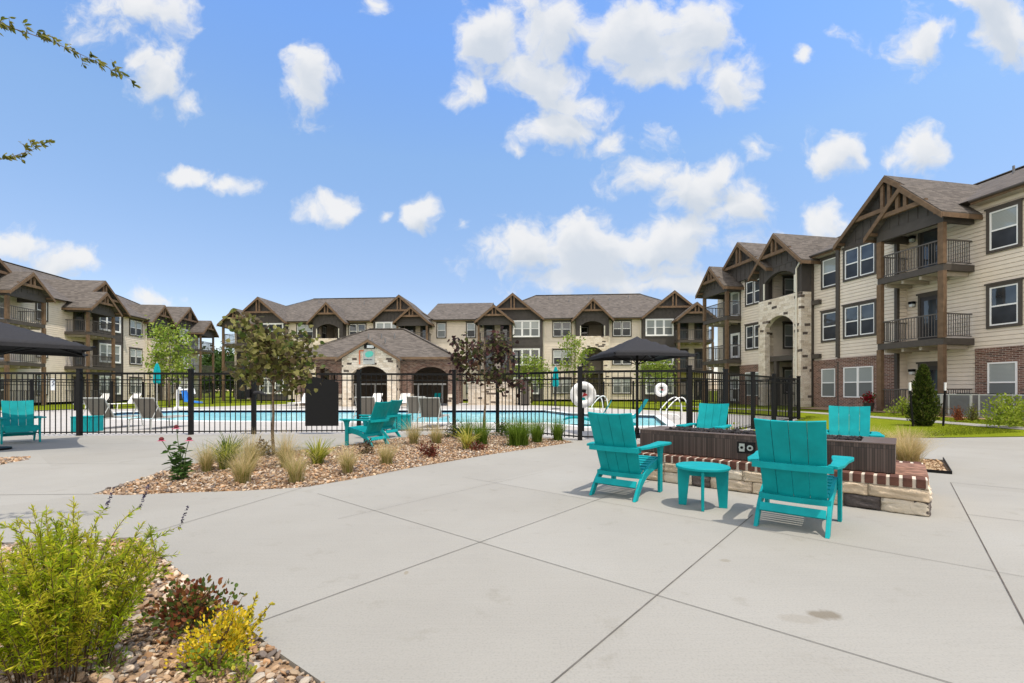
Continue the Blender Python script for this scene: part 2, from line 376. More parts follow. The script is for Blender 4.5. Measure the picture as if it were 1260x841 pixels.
def lawnmat():
    m, t, b = mat_base('mown_lawn'); co = objco(t)
    n1 = node(t, 'ShaderNodeTexNoise', {'Vector': co, 'Scale': 1.1, 'Detail': 5.0})
    n2 = node(t, 'ShaderNodeTexNoise', {'Vector': co, 'Scale': 40.0, 'Detail': 4.0})
    mx_ = node(t, 'ShaderNodeMix', {'Factor': .55, 6: ramp(t, n1.outputs['Fac'], [(.3, (.125,.165,.008)), (.7, (.185,.215,.012))]), 7: ramp(t, n2.outputs['Fac'], [(.3, (.09,.125,.006)), (.7, (.22,.25,.016))])}, data_type='RGBA')
    setv(t, b.inputs['Base Color'], mx_.outputs[2]); b.inputs['Roughness'].default_value = .95; b.inputs['Specular IOR Level'].default_value = .03
    bump(t, b, n2.outputs['Fac'], .5, .02)
    return m
M['lawn'] = lawnmat()
def attrmat(name, rough=.6, spec=.3, transl=0.0, bmp=0, bscale=60):
    m, t, b = mat_base(name)
    a = node(t, 'ShaderNodeAttribute', attribute_name='col')
    setv(t, b.inputs['Base Color'], a.outputs['Color'])
    b.inputs['Roughness'].default_value = rough; b.inputs['Specular IOR Level'].default_value = spec
    if bmp:
        nz = node(t, 'ShaderNodeTexNoise', {'Vector': objco(t), 'Scale': bscale, 'Detail': 7.0, 'Roughness': .65}); bump(t, b, nz.outputs['Fac'], bmp, .02 if bscale < 50 else .01)
    if transl:
        tr = node(t, 'ShaderNodeBsdfTranslucent', {'Color': a.outputs['Color']})
        mx_ = node(t, 'ShaderNodeMixShader', {0: transl, 1: b.outputs[0], 2: tr.outputs[0]})
        t.links.new(mx_.outputs[0], t.nodes['Material Output'].inputs[0])
    return m
M['leaf'] = attrmat('leaf', .55, .2, .45)
M['blade'] = attrmat('grass_blade', .65, .15, .45)
M['pebble'] = attrmat('river_pebble', .75, .25, 0, .3, 90)
M['block'] = attrmat('split_face_stone', .85, .2, 0, 1.0, 26)
M['bark'] = plain('bark', (.17, .125, .085), .9, .1, var=.35, scale=30, bmp=.6, bscale=70)
M['stem'] = plain('woody_stem', (.10, .065, .035), .8, .2, var=.3, scale=30)
M['mortar'] = plain('cream_mortar', (.60, .52, .42), .9, .15, var=.1, scale=20, bmp=.2)
M['tile'] = None
def tilemat():
    m, t, b = mat_base('ribbed_dark_tile'); co = wallco(t)
    br = node(t, 'ShaderNodeTexBrick', {'Vector': co, 'Color1': (0,0,0,1), 'Color2': (1,1,1,1), 'Mortar': (0,0,0,1), 'Scale': 1.0, 'Mortar Size': .0022, 'Brick Width': .022, 'Row Height': .30})
    br.offset = 0
    c = ramp(t, br.outputs['Color'], [(0, (.036,.022,.017)), (.5, (.06,.038,.03)), (1, (.10,.068,.056))])
    c = node(t, 'ShaderNodeMix', {'Factor': br.outputs['Fac'], 6: c, 7: (.012,.009,.008,1)}, data_type='RGBA').outputs[2]
    setv(t, b.inputs['Base Color'], c)
    b.inputs['Roughness'].default_value = .38
    bump(t, b, br.outputs['Fac'], -.8, .006)
    return m
M['tile'] = tilemat()
M['steel'] = plain('brushed_steel', (.62, .62, .60), .3, .5, 1.0, var=.05)
M['lava'] = plain('lava_rock', (.02, .017, .016), .8, .3, var=.4, scale=40, bmp=.6)
def watermat():
    m, t, b = mat_base('pool_water'); co = objco(t)
    n1 = node(t, 'ShaderNodeTexNoise', {'Vector': co, 'Scale': .9, 'Detail': 4.0})
    setv(t, b.inputs['Base Color'], ramp(t, n1.outputs['Fac'], [(.3, (.20,.56,.62)), (.7, (.34,.70,.73))]))
    b.inputs['Roughness'].default_value = .18; b.inputs['Specular IOR Level'].default_value = .10
    n2 = node(t, 'ShaderNodeTexNoise', {'Vector': co, 'Scale': 4.0, 'Detail': 3.0, 'Distortion': .6})
    bump(t, b, n2.outputs['Fac'], .35, .06)
    return m
M['water'] = watermat()
M['pool_tile'] = plain('navy_waterline_tile', (.012, .045, .13), .25, .5, var=.25, scale=10)
M['sling'] = plain('grey_sling_mesh', (.20, .185, .16), .8, .2, var=.06, scale=20)
M['sling_white'] = plain('white_sling_mesh', (.70, .68, .63), .8, .2, var=.04, scale=20)
M['ac'] = plain('grey_ac_cabinet', (.17, .17, .17), .5, .4, .2, var=.1)
M['blue'] = plain('blue_plastic', (.006, .17, .60), .4, .5, var=.05)
M['red'] = plain('red_vinyl', (.45, .02, .02), .5, .4, var=.05)
M['orange'] = plain('orange_paint', (.55, .14, .05), .5, .4, var=.05)
M['mint'] = plain('mint_paint', (.10, .52, .42), .5, .4, var=.05)
M['grey_panel'] = plain('pale_grey_panel', (.42, .43, .40), .5, .4, var=.05)
M['navy'] = plain('dark_lettering', (.05, .06, .09), .5, .4, var=.05)
M['lamp_glass'] = plain('frosted_lamp_glass', (.70, .72, .72), .3, .5, var=.03)
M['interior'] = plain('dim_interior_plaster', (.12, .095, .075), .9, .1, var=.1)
# ================================================================== buildings
def siding(mb, p0, u, n, length, z0, z1, lap=.175):
    """lapped boards as real stepped strips; p0, u, n are 2D (start, direction along, outward)"""
    k = max(1, round((z1-z0)/lap)); h = (z1-z0)/k
    def P(s, o, z): return (p0[0]+u[0]*s+n[0]*o, p0[1]+u[1]*s+n[1]*o, z)
    for i in range(k):
        a, b = z0+i*h, z0+(i+1)*h
        g = .017
        mb.add([P(0,.016,a+g),P(length,.016,a+g),P(length,.004,b),P(0,.004,b)], [(0,1,2,3)])
        mb.add([P(0,-.05,a+g),P(length,-.05,a+g),P(length,.016,a+g),P(0,.016,a+g)], [(0,3,2,1)])
        mb.add([P(0,.004,a),P(length,.004,a),P(length,-.05,a+.002),P(0,-.05,a+.002),P(length,-.05,a+g),P(0,-.05,a+g)], [(0,1,2,3),(3,2,4,5)])
def batten(mb, x0, x1, y, z0f, z1f, pitch=.4, out=-1):
    """upright battens on a board wall facing -y; z0f / z1f give the ends for each x"""
    n = max(1, int((x1-x0)/pitch)); st = (x1-x0)/n
    for i in range(n):
        x = x0 + (i+.5)*st; a, b = z0f(x), z1f(x)
        if b-a > .08: mb.box(x-.025, x+.025, y-.03, y, a, b)

WIN_CACHE = {}; WRND = random.Random(5)
def window(par, x, y, z0, w_, h, n=1, casing='trim_dark', blind=False, trim=.11):
    """one window unit of n sashes on a wall facing -y: casing, white frame, panes"""
    var = 2 if blind else WRND.choices((0, 1, 3), (.5, .3, .2))[0]
    key = (w_, h, n, casing, var, trim)
    if key not in WIN_CACHE:
        c = MB(); t = trim
        if casing:
            c.box(-w_/2-t, -w_/2, -.06, .0, -t, h+t); c.box(w_/2, w_/2+t, -.06, .0, -t, h+t)
            c.box(-w_/2, w_/2, -.06, 0, -t, 0); c.box(-w_/2, w_/2, -.06, 0, h, h+t)
            if casing == 'trim_dark': c.box(-w_/2-t-.05, w_/2+t+.05, -.085, 0, h+t, h+t+.07)
        sw = w_/n
        for i in range(1, n): 
            if casing: c.box(-w_/2+i*sw-.045, -w_/2+i*sw+.045, -.05, 0, 0, h)
        f = MB(); g = MB()
        for i in range(n):
            a = -w_/2+i*sw+(.045 if i and casing else 0); b = -w_/2+(i+1)*sw-(.045 if i < n-1 and casing else 0); e = .055
            f.box(a, a+e, -.04, 0, 0, h); f.box(b-e, b, -.04, 0, 0, h)
            f.box(a+e, b-e, -.04, 0, 0, e); f.box(a+e, b-e, -.04, 0, h-e, h); f.box(a+e, b-e, -.045, 0, h*.5-.03, h*.5+.03)
            g.mi = 0; g.add([(a+e,-.012,h*.5+.03),(b-e,-.012,h*.5+.03),(b-e,-.012,h-e),(a+e,-.012,h-e)], [(0,1,2,3)])
            g.mi = 1; g.add([(a+e,-.018,e),(b-e,-.018,e),(b-e,-.018,h*.5-.03),(a+e,-.018,h*.5-.03)], [(0,1,2,3)])
        gm = ([M['glass'], M['glass_screen']], [M['glass_blind'], M['glass_screen']], [M['glass_blind'], M['glass_blind_screen']], [M['glass_blind'], M['glass_blind_screen']])[var]
        WIN_CACHE[key] = (c.mesh('window', M[casing] if casing else M['white']) if casing else None, f.mesh('frame', M['white']), g.mesh('pane', gm))
    cm, fm, gm = WIN_CACHE[key]
    if cm:
        o = link('window', cm, par, 0, (x, y, z0)); link('frame', fm, o)
    else:
        o = link('window', fm, par, 0, (x, y, z0))
    link('pane', gm, o); return o

def door(par, x, y, z0, w_=.95, h=2.1):
    m = MB(); m.mi = 0
    m.box(x-w_/2, x+w_/2, y-.05, y, z0, z0+h)
    m.mi = 1
    m.box(x-w_/2-.1, x-w_/2, y-.075, y, z0, z0+h+.12); m.box(x+w_/2, x+w_/2+.1, y-.075, y, z0, z0+h+.12); m.box(x-w_/2, x+w_/2, y-.075, y, z0+h, z0+h+.12)
    m.box(x-w_/2-.17, x+w_/2+.17, y-.09, y, z0+h+.12, z0+h+.2)
    o = m.build('door', [M['door'], M['trim_dark']], par)
    g = MB(); g.add([(x-w_/2+.16,y-.054,z0+.25),(x+w_/2-.16,y-.054,z0+.25),(x+w_/2-.16,y-.054,z0+h-.18),(x-w_/2+.16,y-.054,z0+h-.18)], [(0,1,2,3)])
    g.build('pane', M['glass'], o)
    k = MB(); k.tube([(x+w_/2-.07,y-.05,z0+1),(x+w_/2-.07,y-.11,z0+1),(x+w_/2-.18,y-.11,z0+1)], .012, 6); k.build('handle', M['steel'], o)

def wall_lamp(par, x, y, z):
    m = MB(); m.mi = 0; m.box(x-.06, x+.06, y-.03, y, z-.12, z+.12); m.box(x-.1, x+.1, y-.22, y-.03, z+.02, z+.14); m.mi = 1; m.box(x-.075, x+.075, y-.2, y-.05, z-.1, z+.02)
    m.build('wall_lamp', [M['black_metal'], M['lamp_glass']], par)

def gable(par, c, hw, y, ze, za, yback, zbot, oh=.38, dark='dark_siding', truss=True, tymp=True):
    """cross gable facing -y: two roof slabs, rake boards, board-and-batten face and timber truss"""
    sl = (za-ze)/hw; X = hw+oh; th = .14
    r = MB()
    for s in (-1, 1):
        r.prism_y([(c, za), (c+s*X, za-sl*X), (c+s*X, za-sl*X+th), (c, za+th)], y-.42, yback)
    rf = r.build('gable_roof', M['shingle'], par)
    k = MB()
    for s in (-1, 1):
        k.prism_y([(c, za-.19), (c+s*(X+.02), za-sl*(X+.02)-.15), (c+s*(X+.02), za-sl*(X+.02)+th*.6), (c, za+th*.6)], y-.47, y-.425)
        k.beam((c+s*(X+.01), y-.42, za-sl*X-.02), (c+s*(X+.01), yback if yback < 1 else .2, za-sl*X-.02), .035, .19)
    k.build('rake_board', M['timber'], rf)
    f = MB(); zt = lambda x: za - sl*abs(x-c) - .02
    if tymp:
        f.prism_y([(c-hw, zbot), (c+hw, zbot), (c+hw, ze), (c, za-.01), (c-hw, ze)], y, y+.12)
        batten(f, c-hw, c+hw, y, lambda x: zbot+.02, zt)
        g = f.build('gable_wall', M[dark], par)
    if truss:
        t = MB(); zc = ze + (za-ze)*.36; xc = (za-zc)/sl
        t.box(c-xc-.12, c+xc+.12, y-.40, y-.26, zc-.10, zc+.10)
        for s in (-.17, .17): t.box(c+s-.07, c+s+.07, y-.385, y-.275, zc+.102, za-sl*abs(s)-.05)
        for s in (-1, 1): t.box(c+s*(hw-.02)-.06, c+s*(hw-.02)+.06, y-.41, y-.03, ze-.16, ze-.03)
        t.build('truss', M['timber'], par)

def rails(mb, p, q, z, h=1.02, pitch=.115):
    """one straight run of balcony railing from p to q (2D)"""
    p, q = Vector(p), Vector(q); d = q-p; ln = d.length
    mb.beam((*p, z+h), (*q, z+h), .06, .05); mb.beam((*p, z+.1), (*q, z+.1), .035, .035)
    n = max(2, int(ln/pitch))
    for i in range(1, n):
        a = p + d*(i/n); mb.box(a.x-.011, a.x+.011, a.y-.011, a.y+.011, z+.1, z+h-.02)

def balcony_stack(par, c, hw, p, doors='door', yw=0.0, ground_rail=True, ze=8.5, za=10.0, lamp=True, fine=.115):
    """three floors of balcony standing out p from the wall at y = yw under a truss gable"""
    yf = yw - p
    for k, z in enumerate((3.0, 6.06)):
        s = MB(); s.box(c-hw-.06, c+hw+.06, yf-.06, yw-.02, z, z+.27)
        sl = s.build('balcony', M['trim_dark'], par)
        u = MB(); u.box(c-hw+.1, c+hw-.1, yf+.1, yw-.05, z-.012, z-.002)
        for i in range(4): x = c-hw+.2+i*(2*hw-.4)/3; u.box(x-.05, x+.05, yf+.1, yw-.05, z-.16, z-.014)
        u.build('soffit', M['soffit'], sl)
        r = MB(); rails(r, (c-hw+.1, yf+.03), (c+hw-.1, yf+.03), z+.27, pitch=fine)
        for sgn in (-1, 1): rails(r, (c+sgn*(hw-.03), yf+.1), (c+sgn*(hw-.03), yw-.05), z+.27, pitch=fine)
        r.build('railing', M['rail'], sl)
    if ground_rail:
        r = MB(); rails(r, (c-hw+.1, yf+.03), (c+hw-.1, yf+.03), .12, pitch=fine)
        for sgn in (-1, 1): rails(r, (c+sgn*(hw-.03), yf+.1), (c+sgn*(hw-.03), yw-.05), .12, pitch=fine)
        r.build('patio_railing', M['rail'], par)
    for sgn in (-1, 1):
        q = MB(); x = c+sgn*(hw-.03)
        for a, b in ((0, 2.99), (3.28, 6.05), (6.34, ze-.46)): q.box(x-.105, x+.105, yf-.10, yf+.09, a, b)
        q.build('balcony_post', M['timber'], par)
    h = MB()
    h.box(c-hw-.08, c+hw+.08, yf-.09, yf+.10, ze-.45, ze-.005)
    for sgn in (-1, 1): h.box(c+sgn*(hw-.03)-.09, c+sgn*(hw-.03)+.09, yf+.102, yw-.03, ze-.45, ze-.005)
    h.build('header_beam', M['dark_siding'], par)
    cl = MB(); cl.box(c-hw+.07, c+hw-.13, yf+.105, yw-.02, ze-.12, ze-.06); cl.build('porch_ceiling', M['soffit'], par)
    gable(par, c, hw+.08, yf-.09, ze, za, yw+2.6, ze, oh=.24)
    for z in (.1, 3.27, 6.33):
        if doors == 'door':
            door(par, c-.05, yw-.017, z)
            if lamp: wall_lamp(par, c+.75, yw-.017, z+1.9)
        elif doors == 'door_left':
            door(par, c-hw*.2, yw-.017, z, .86)
            if lamp: wall_lamp(par, c-hw*.76, yw-.017, z+1.85)
        elif doors == 'two':
            door(par, c-hw*.45, yw-.017, z); door(par, c+hw*.55, yw-.017, z, .8)
        elif doors == 'window':
            window(par, c+.15, yw-.017, z+.3, .75, 1.6, 1, 'white'); 

def tower(par, c, hw=1.75, p=.9, zs=6.9):
    """entry bay: limestone front with a tall arch, board upper part with an arched loggia, gable"""
    a1 = arch(c, 1.15, .0, 5.15, 5.75); a2 = arch(c, 1.2, zs+.04, 8.05, 8.5)
    mp = lambda x, y, z: Vector((x, -p+.18+z, y))
    a1 = [(x, z-.02 if z < .01 else z) for x, z in a1]
    lower = [(c-hw, 0), (c-1.15, 0)] + [q for q in a1[::-1][0:-2]] + [(c+1.15, 0), (c+hw, 0), (c+hw, zs), (c-hw, zs)]
    # a1 runs jamb-left, jamb-right, arc right->left ; lower outline climbs the left jamb, over the arc, down the right
    arcL = a1[2:][::-1]
    lower = [(c-hw, 0), (c-1.15, 0)] + arcL + [(c+1.15, 0), (c+hw, 0), (c+hw, zs), (c-hw, zs)]
    link('stone_front', shape2d(lower, [], .36, M['stone'], 'stone_front', mp), par)
    s = MB()
    for sg in (-1, 1): s.box(min(c+sg*hw, c+sg*(hw-.3)), max(c+sg*hw, c+sg*(hw-.3)), -p+.362, -.018, 0, zs)
    s.build('stone_return', M['stone'], par)
    up = [(c-hw+.02, zs+.012), (c+hw-.02, zs+.012), (c+hw-.02, 8.95), (c-hw+.02, 8.95)]
    link('upper_front', shape2d(up, [a2], .26, M['dark_siding'], 'upper_front', lambda x, y, z: Vector((x, -p+.17+z, y))), par)
    b = MB(); cut = lambda x: 8.55 if abs(x-c) > .9 else 8.62
    b.box(c-hw+.03, c+hw-.03, -p+.005, -p+.038, 8.86, 8.94)
    batten(b, c-hw+.03, c-1.25, -p+.038, lambda x: zs+.05, lambda x: 8.86, .22); batten(b, c+1.25, c+hw-.03, -p+.038, lambda x: zs+.05, lambda x: 8.86, .22)
    batten(b, c-1.2, c+1.2, -p+.038, lambda x: 8.56, lambda x: 8.86)
    b.build('batten_boards', M['dark_siding'], par)
    for sg in (-1, 1):
        s = MB(); s.box(min(c+sg*(hw-.02), c+sg*(hw-.2)), max(c+sg*(hw-.02), c+sg*(hw-.2)), -p+.302, -.018, zs+.012, 8.9)
        s.build('upper_return', M['dark_siding'], par)
    for sg in (-1, 1):
        t = MB(); t.box(min(c+sg*1.32, c+sg*1.21), max(c+sg*1.32, c+sg*1.21), -p-.0, -p+.04, zs+.05, 8.0); t.build('corner_trim', M['cream_trim'], par)
    for z in (2.95, 6.2):
        f = MB(); f.box(c-1.5, c+1.5, -p+.37, 3.9, z, z+.32); f.build('breezeway_floor', M['trim_dark'], par)
    bw = MB(); 
    siding(bw, (c-1.5, 0), (0,1), (1,0), 3.9, 0, 8.8); siding(bw, (c+1.5, 3.9), (0,-1), (-1,0), 3.9, 0, 8.8); siding(bw, (c-1.5, 3.9), (1,0), (0,-1), 3.0, 0, 8.8)
    bw.build('breezeway_wall', M['siding'], par)
    cl = MB(); cl.box(c-1.5, c+1.5, -p+.31, 3.9, 8.75, 8.85); cl.build('breezeway_ceiling', M['soffit'], par)
    cp = MB()
    for sg in (-1, 1): cp.box(c+sg*.75-.12, c+sg*.75+.12, -p+.40, -p+.62, 0, 2.94)
    cp.build('breezeway_post', M['trim_dark'], par)
    window(par, c-.55, 3.88, 4.0, .9, 1.6); window(par, c-.55, 3.88, 7.0, .9, 1.5)
    for sg in (-1, 1):
        for z in (.95, 3.95, 7.0):
            o = window(par, c+sg*1.478, 1.25, z, .9, 1.5); o.rotation_euler = (0, 0, -sg*math.pi/2)
    gable(par, c, hw+.02, -p+.03, 8.95, 10.75, 4.5, 8.95, oh=.42)

def eave(par, x0, x1, y=-.45, z=8.75):
    e = MB(); e.box(x0, x1, y-.02, y+.02, z, z+.2); e.build('fascia', M['timber'], par)
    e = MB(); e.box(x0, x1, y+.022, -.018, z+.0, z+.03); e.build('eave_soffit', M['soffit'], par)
    e = MB(); e.tube([(x0, y-.07, z+.14), (x1, y-.07, z+.14)], .06, 8); e.build('gutter', M['trim_dark'], par)

def hip(par, x0, x1, d, ze=8.95, zr=12.9, oh=.5, inset=None, y0=0.0):
    ya, yb = y0-oh, y0+d+oh; yr = (ya+yb)/2; run = (yb-ya)/2; i = run if inset is None else inset
    xa, xb = x0-oh, x1+oh; m = MB()
    A,B,C_,D = (xa,ya,ze),(xb,ya,ze),(xb,yb,ze),(xa,yb,ze); E,F = (xa+i,yr,zr),(xb-i,yr,zr)
    m.add([A,B,C_,D,E,F], [(0,1,5,4),(1,2,5),(2,3,4,5),(3,0,4),(0,3,2,1)])
    r = m.build('roof', M['shingle'], par)
    v = MB(); v.beam((xa+i,yr,zr+.03),(xb-i,yr,zr+.03),.3,.05)
    for a, b in ((A,E),(D,E),(B,F),(C_,F)): v.beam((a[0],a[1],a[2]+.04),(b[0],b[1],b[2]+.04),.22,.045)
    v.build('ridge_cap', M['shingle'], r)
    n = 5
    for k in range(n):
        t = MB(); x = xa+i+(xb-xa-2*i)*(k+.7)/(n+.4); y = yr-1.6-(k % 2)*.8; z = ze+(zr-ze)*(y-ya)/run
        t.tube([(x,y,z-.1),(x,y,z+.38)], .05, 8); t.build('vent_pipe', M['ac'], r)
    return r

def downspout(par, x, y=-.05, mat='cream_trim', z1=8.7):
    d = MB(); d.box(x-.045, x+.045, y-.09, y, .1, z1); d.build('downspout', M[mat], par)

def main_wall(par, x0, x1, gaps, brick=True, d=14):
    gaps = sorted(gaps); segs = []; a = x0
    for g0, g1 in gaps: segs.append((a, g0)); a = g1
    segs.append((a, x1)); z0 = 2.75 if brick else .15
    m = MB()
    for a, b in segs: 
        if b-a > .02: siding(m, (a, 0), (1,0), (0,-1), b-a, z0, 8.9)
    siding(m, (x0, d), (0,-1), (-1,0), d, z0, 8.9); siding(m, (x1, 0), (0,1), (1,0), d, z0, 8.9)
    m.add([(x0,d,0),(x1,d,0),(x1,d,8.9),(x0,d,8.9)], [(0,1,2,3)])
    m.build('wall', M['siding'], par)
    return segs
def brick_base(par, spans):
    for a, b, y in spans:
        m = MB(); m.box(a, b, y-.10, y+.03, 0, 2.62); o = m.build('brick_base', M['brick'], par)
        s = MB(); n = int((b-a)/.076)
        for i in range(n): x = a+(b-a)*i/n; s.box(x+.004, x+(b-a)/n-.004, y-.125, y-.0, 2.622, 2.83)
        s.build('soldier_course', M['brick'], o)

def bay(par, x0, x1, y, dark=True):
    """projecting bay under a big gable"""
    m = MB(); z0 = .05
    if dark:
        m.box(x0, x1, y, -.02, z0, 9.0)
        for a in (2.85, 5.95): m.box(x0, x1, y-.02, y-.001, a, a+.12)
    else:
        siding(m, (x0, y), (1,0), (0,-1), x1-x0, z0, 9.0); siding(m, (x0, 0), (0,-1), (-1,0), -y, z0, 9.0); siding(m, (x1, y), (0,1), (1,0), -y, z0, 9.0)
    m.build('bay_wall', M['dark_siding' if dark else 'siding'], par)

WZ = (.95, 3.95, 7.0)     # sill heights of the three floors
def win_col(par, x, y, w_, n, casing='trim_dark', ground=True, h=1.55, blinds=(True, False, False), dz=0.0):
    for k in range(3):
        if k == 0 and not ground: continue
        window(par, x, y, WZ[k]-(.1 if k == 0 else 0)+dz, w_, h, n, casing, blinds[k])

# ---- the building straight ahead
bc = empty('apartment_building', (-6.25, 50.7, 0), R(-4.24))
tag(bc, 'long three storey cream apartment block with charcoal gables straight behind the pool house', 'apartment building', 'apartment blocks round the courtyard')
WC = 14.9
main_wall(bc, -WC-10.7, WC+12.3, [(-WC-.75, -WC+2.25), (WC-1.5, WC+1.5)], brick=False)
hip(bc, -WC-10.7, -WC+12.0, 14, inset=6.3); hip(bc, WC-12.0, WC+12.3, 14, inset=6.3)
mr_ = MB(); mr_.add([(-3.5,-.5,8.95),(3.5,-.5,8.95),(3.5,6.5,12.0),(-3.5,6.5,12.0),(3.5,14,8.95),(-3.5,14,8.95)], [(0,1,2,3),(3,2,4,5),(0,5,4,1)]); mr_.build('link_roof', M['shingle'], bc)
for wc, kx in ((-WC+.75, .95), (WC, 1.0)):
    tower(bc, wc)
    for sx in (-1, 1):
        win_col(bc, wc+sx*3.2*kx, -.017, 1.85, 2, 'trim_dark')
        bay(bc, wc+sx*7.05*kx-1.75*kx, wc+sx*7.05*kx+1.75*kx, -.5)
        win_col(bc, wc+sx*7.05*kx, -.501, 2.7*kx, 3, 'white', h=1.6)
        gable(bc, wc+sx*8.5*kx, 3.05*kx, -.55, 9.0, 11.5, 5.2, 8.7, oh=.3)
        balcony_stack(bc, wc+sx*10.35*kx, 1.72*kx, 1.85, 'two', ground_rail=False, fine=.16)
        downspout(bc, wc+sx*5.15*kx); downspout(bc, wc+sx*1.9)
    for sx in (-1, 1): eave(bc, min(wc+sx*2.2, wc+sx*5.2*kx), max(wc+sx*2.2, wc+sx*5.2*kx))
eave(bc, -2.4, 2.4)
for x in (-1.55, 1.75): win_col(bc, x, -.017, .9, 1, 'trim_dark')

# ---- the building on the right
br_ = empty('apartment_building', (17.81, 27.3, .08), math.atan2(-.982, .187))
tag(br_, 'near apartment block with brick base, cream siding and stone entry arch behind the firepit', 'apartment building', 'apartment blocks round the courtyard')
TX = -1.56
main_wall(br_, -8.9, 21.0, [(TX-1.5, TX+1.5)], brick=True)
hip(br_, -8.6, 21.0, 14, zr=12.3, inset=7.5)
tower(br_, TX)
brick_base(br_, [(.25, 2.18, 0), (2.18, 5.42, -.45), (8.32, 20.9, 0), (-5.4, -3.4, -.6)])
bay(br_, 2.2, 5.5, -.45, dark=False)
gable(br_, 5.15, 2.55, -.47, 9.0, 11.3, 6.2, 8.75, oh=.22)
win_col(br_, 3.5, -.467, 1.65, 2, ground=False); window(br_, 3.5, -.56, .72, 1.65, 1.6, 2, None, True)
win_col(br_, 1.28, -.017, .9, 1, ground=False); window(br_, 1.28, -.11, .72, .9, 1.6, 1, None, True)
win_col(br_, 9.25, -.017, .92, 1, ground=False, dz=-.24); window(br_, 9.25, -.11, .62, .95, 1.6, 1, None, True)
for x in (12.4, 15.0): win_col(br_, x, -.017, .92, 1, ground=False); window(br_, x, -.11, .72, .95, 1.6, 1, None, True)
balcony_stack(br_, 6.85, 1.34, 1.57, 'door_left', lamp=True)
bay(br_, -5.4, -3.4, -.6, dark=False); win_col(br_, -4.05, -.617, 1.5, 2, ground=False)
window(br_, -4.05, -.71, .72, 1.5, 1.6, 2, None, True)
gable(br_, -4.9, 2.55, -.85, 9.0, 11.25, 6.0, 8.75, oh=.22)
bay(br_, -8.1, -5.4, -.1, dark=True)
balcony_stack(br_, -6.75, 1.34, 1.57, 'window', yw=-.12)
m = MB(); siding(m, (5.5,0), (1,0), (0,-1), 2.8, .1, 2.75); m.build('patio_wall', M['siding'], br_)
m = MB(); siding(m, (-8.9,0), (1,0), (0,-1), 5.4, .1, 2.75); m.build('patio_wall', M['siding'], br_)
eave(br_, .3, 2.2); eave(br_, 8.4, 21.0); eave(br_, -9.1, -8.2)
m = MB(); m.box(5.38, 5.52, -.60, -.45, .1, 8.45); m.build('corner_board', M['trim_dark'], br_)
m = MB(); m.box(2.1, 2.22, -.5, -.33, 2.9, 8.75); m.build('corner_board', M['trim_dark'], br_)
m = MB(); m.box(.02, .2, -.2, -.02, .1, 8.75); m.build('corner_board', M['trim_dark'], br_)
for z in (2.95, 6.1): m = MB(); m.box(.2, .72, -.22, -.02, z, z+.26); m.build('floor_band', M['trim_dark'], br_)
m = MB(); m.tube([(.12,-.93,8.85),(.12,-.93,8.6),(-.1,-.96,8.3),(-.1,-.96,.2)], .05, 8); m.build('downspout', M['cream_trim'], br_)
downspout(br_, 2.3, -.46, 'trim_dark', 8.8)

# ---- the building on the left
bl = empty('apartment_building', (-40.5, 52.5, 0), math.atan2(.994, -.107))
tag(bl, 'three storey cream apartment block receding on the left behind the young green tree', 'apartment building', 'apartment blocks round the courtyard')
main_wall(bl, -32, 8.2, [(-.2-1.5, -.2+1.5)], brick=False)
hip(bl, -32, 8.2, 14, inset=7.0)
tower(bl, -.2, p=.5)
for (c, s) in ((-10.86, -1), (6.6, 1), (-18.1, 1)):
    balcony_stack(bl, c, 1.5, 1.85, 'window' if s > 0 else 'door', fine=.14)
gable(bl, -9.0, 2.9, -.5, 9.0, 11.45, 6.0, 8.75, oh=.3); gable(bl, 4.7, 2.75, -.5, 9.0, 11.4, 6.0, 8.75, oh=.3); gable(bl, -19.9, 2.9, -.5, 9.0, 11.45, 6.0, 8.75, oh=.3)
bay(bl, -9.3, -6.2, -.45); win_col(bl, -7.8, -.451, 2.5, 3, 'white', h=1.6)
bay(bl, 3.2, 5.0, -.45); win_col(bl, 4.1, -.451, 1.5, 2, 'white', h=1.6)
bay(bl, -22.8, -19.7, -.45); win_col(bl, -21.3, -.451, 2.5, 3, 'white', h=1.6)
win_col(bl, -3.6, -.017, 1.7, 2); win_col(bl, 2.35, -.017, .9, 1); win_col(bl, -14.6, -.017, .9, 1); win_col(bl, -26, -.017, 1.7, 2)
eave(bl, -6.0, -2.2); eave(bl, -16.1, -12.9); eave(bl, -32.4, -22.9)
downspout(bl, -5.6, -.05, 'trim_dark'); downspout(bl, -2.1)

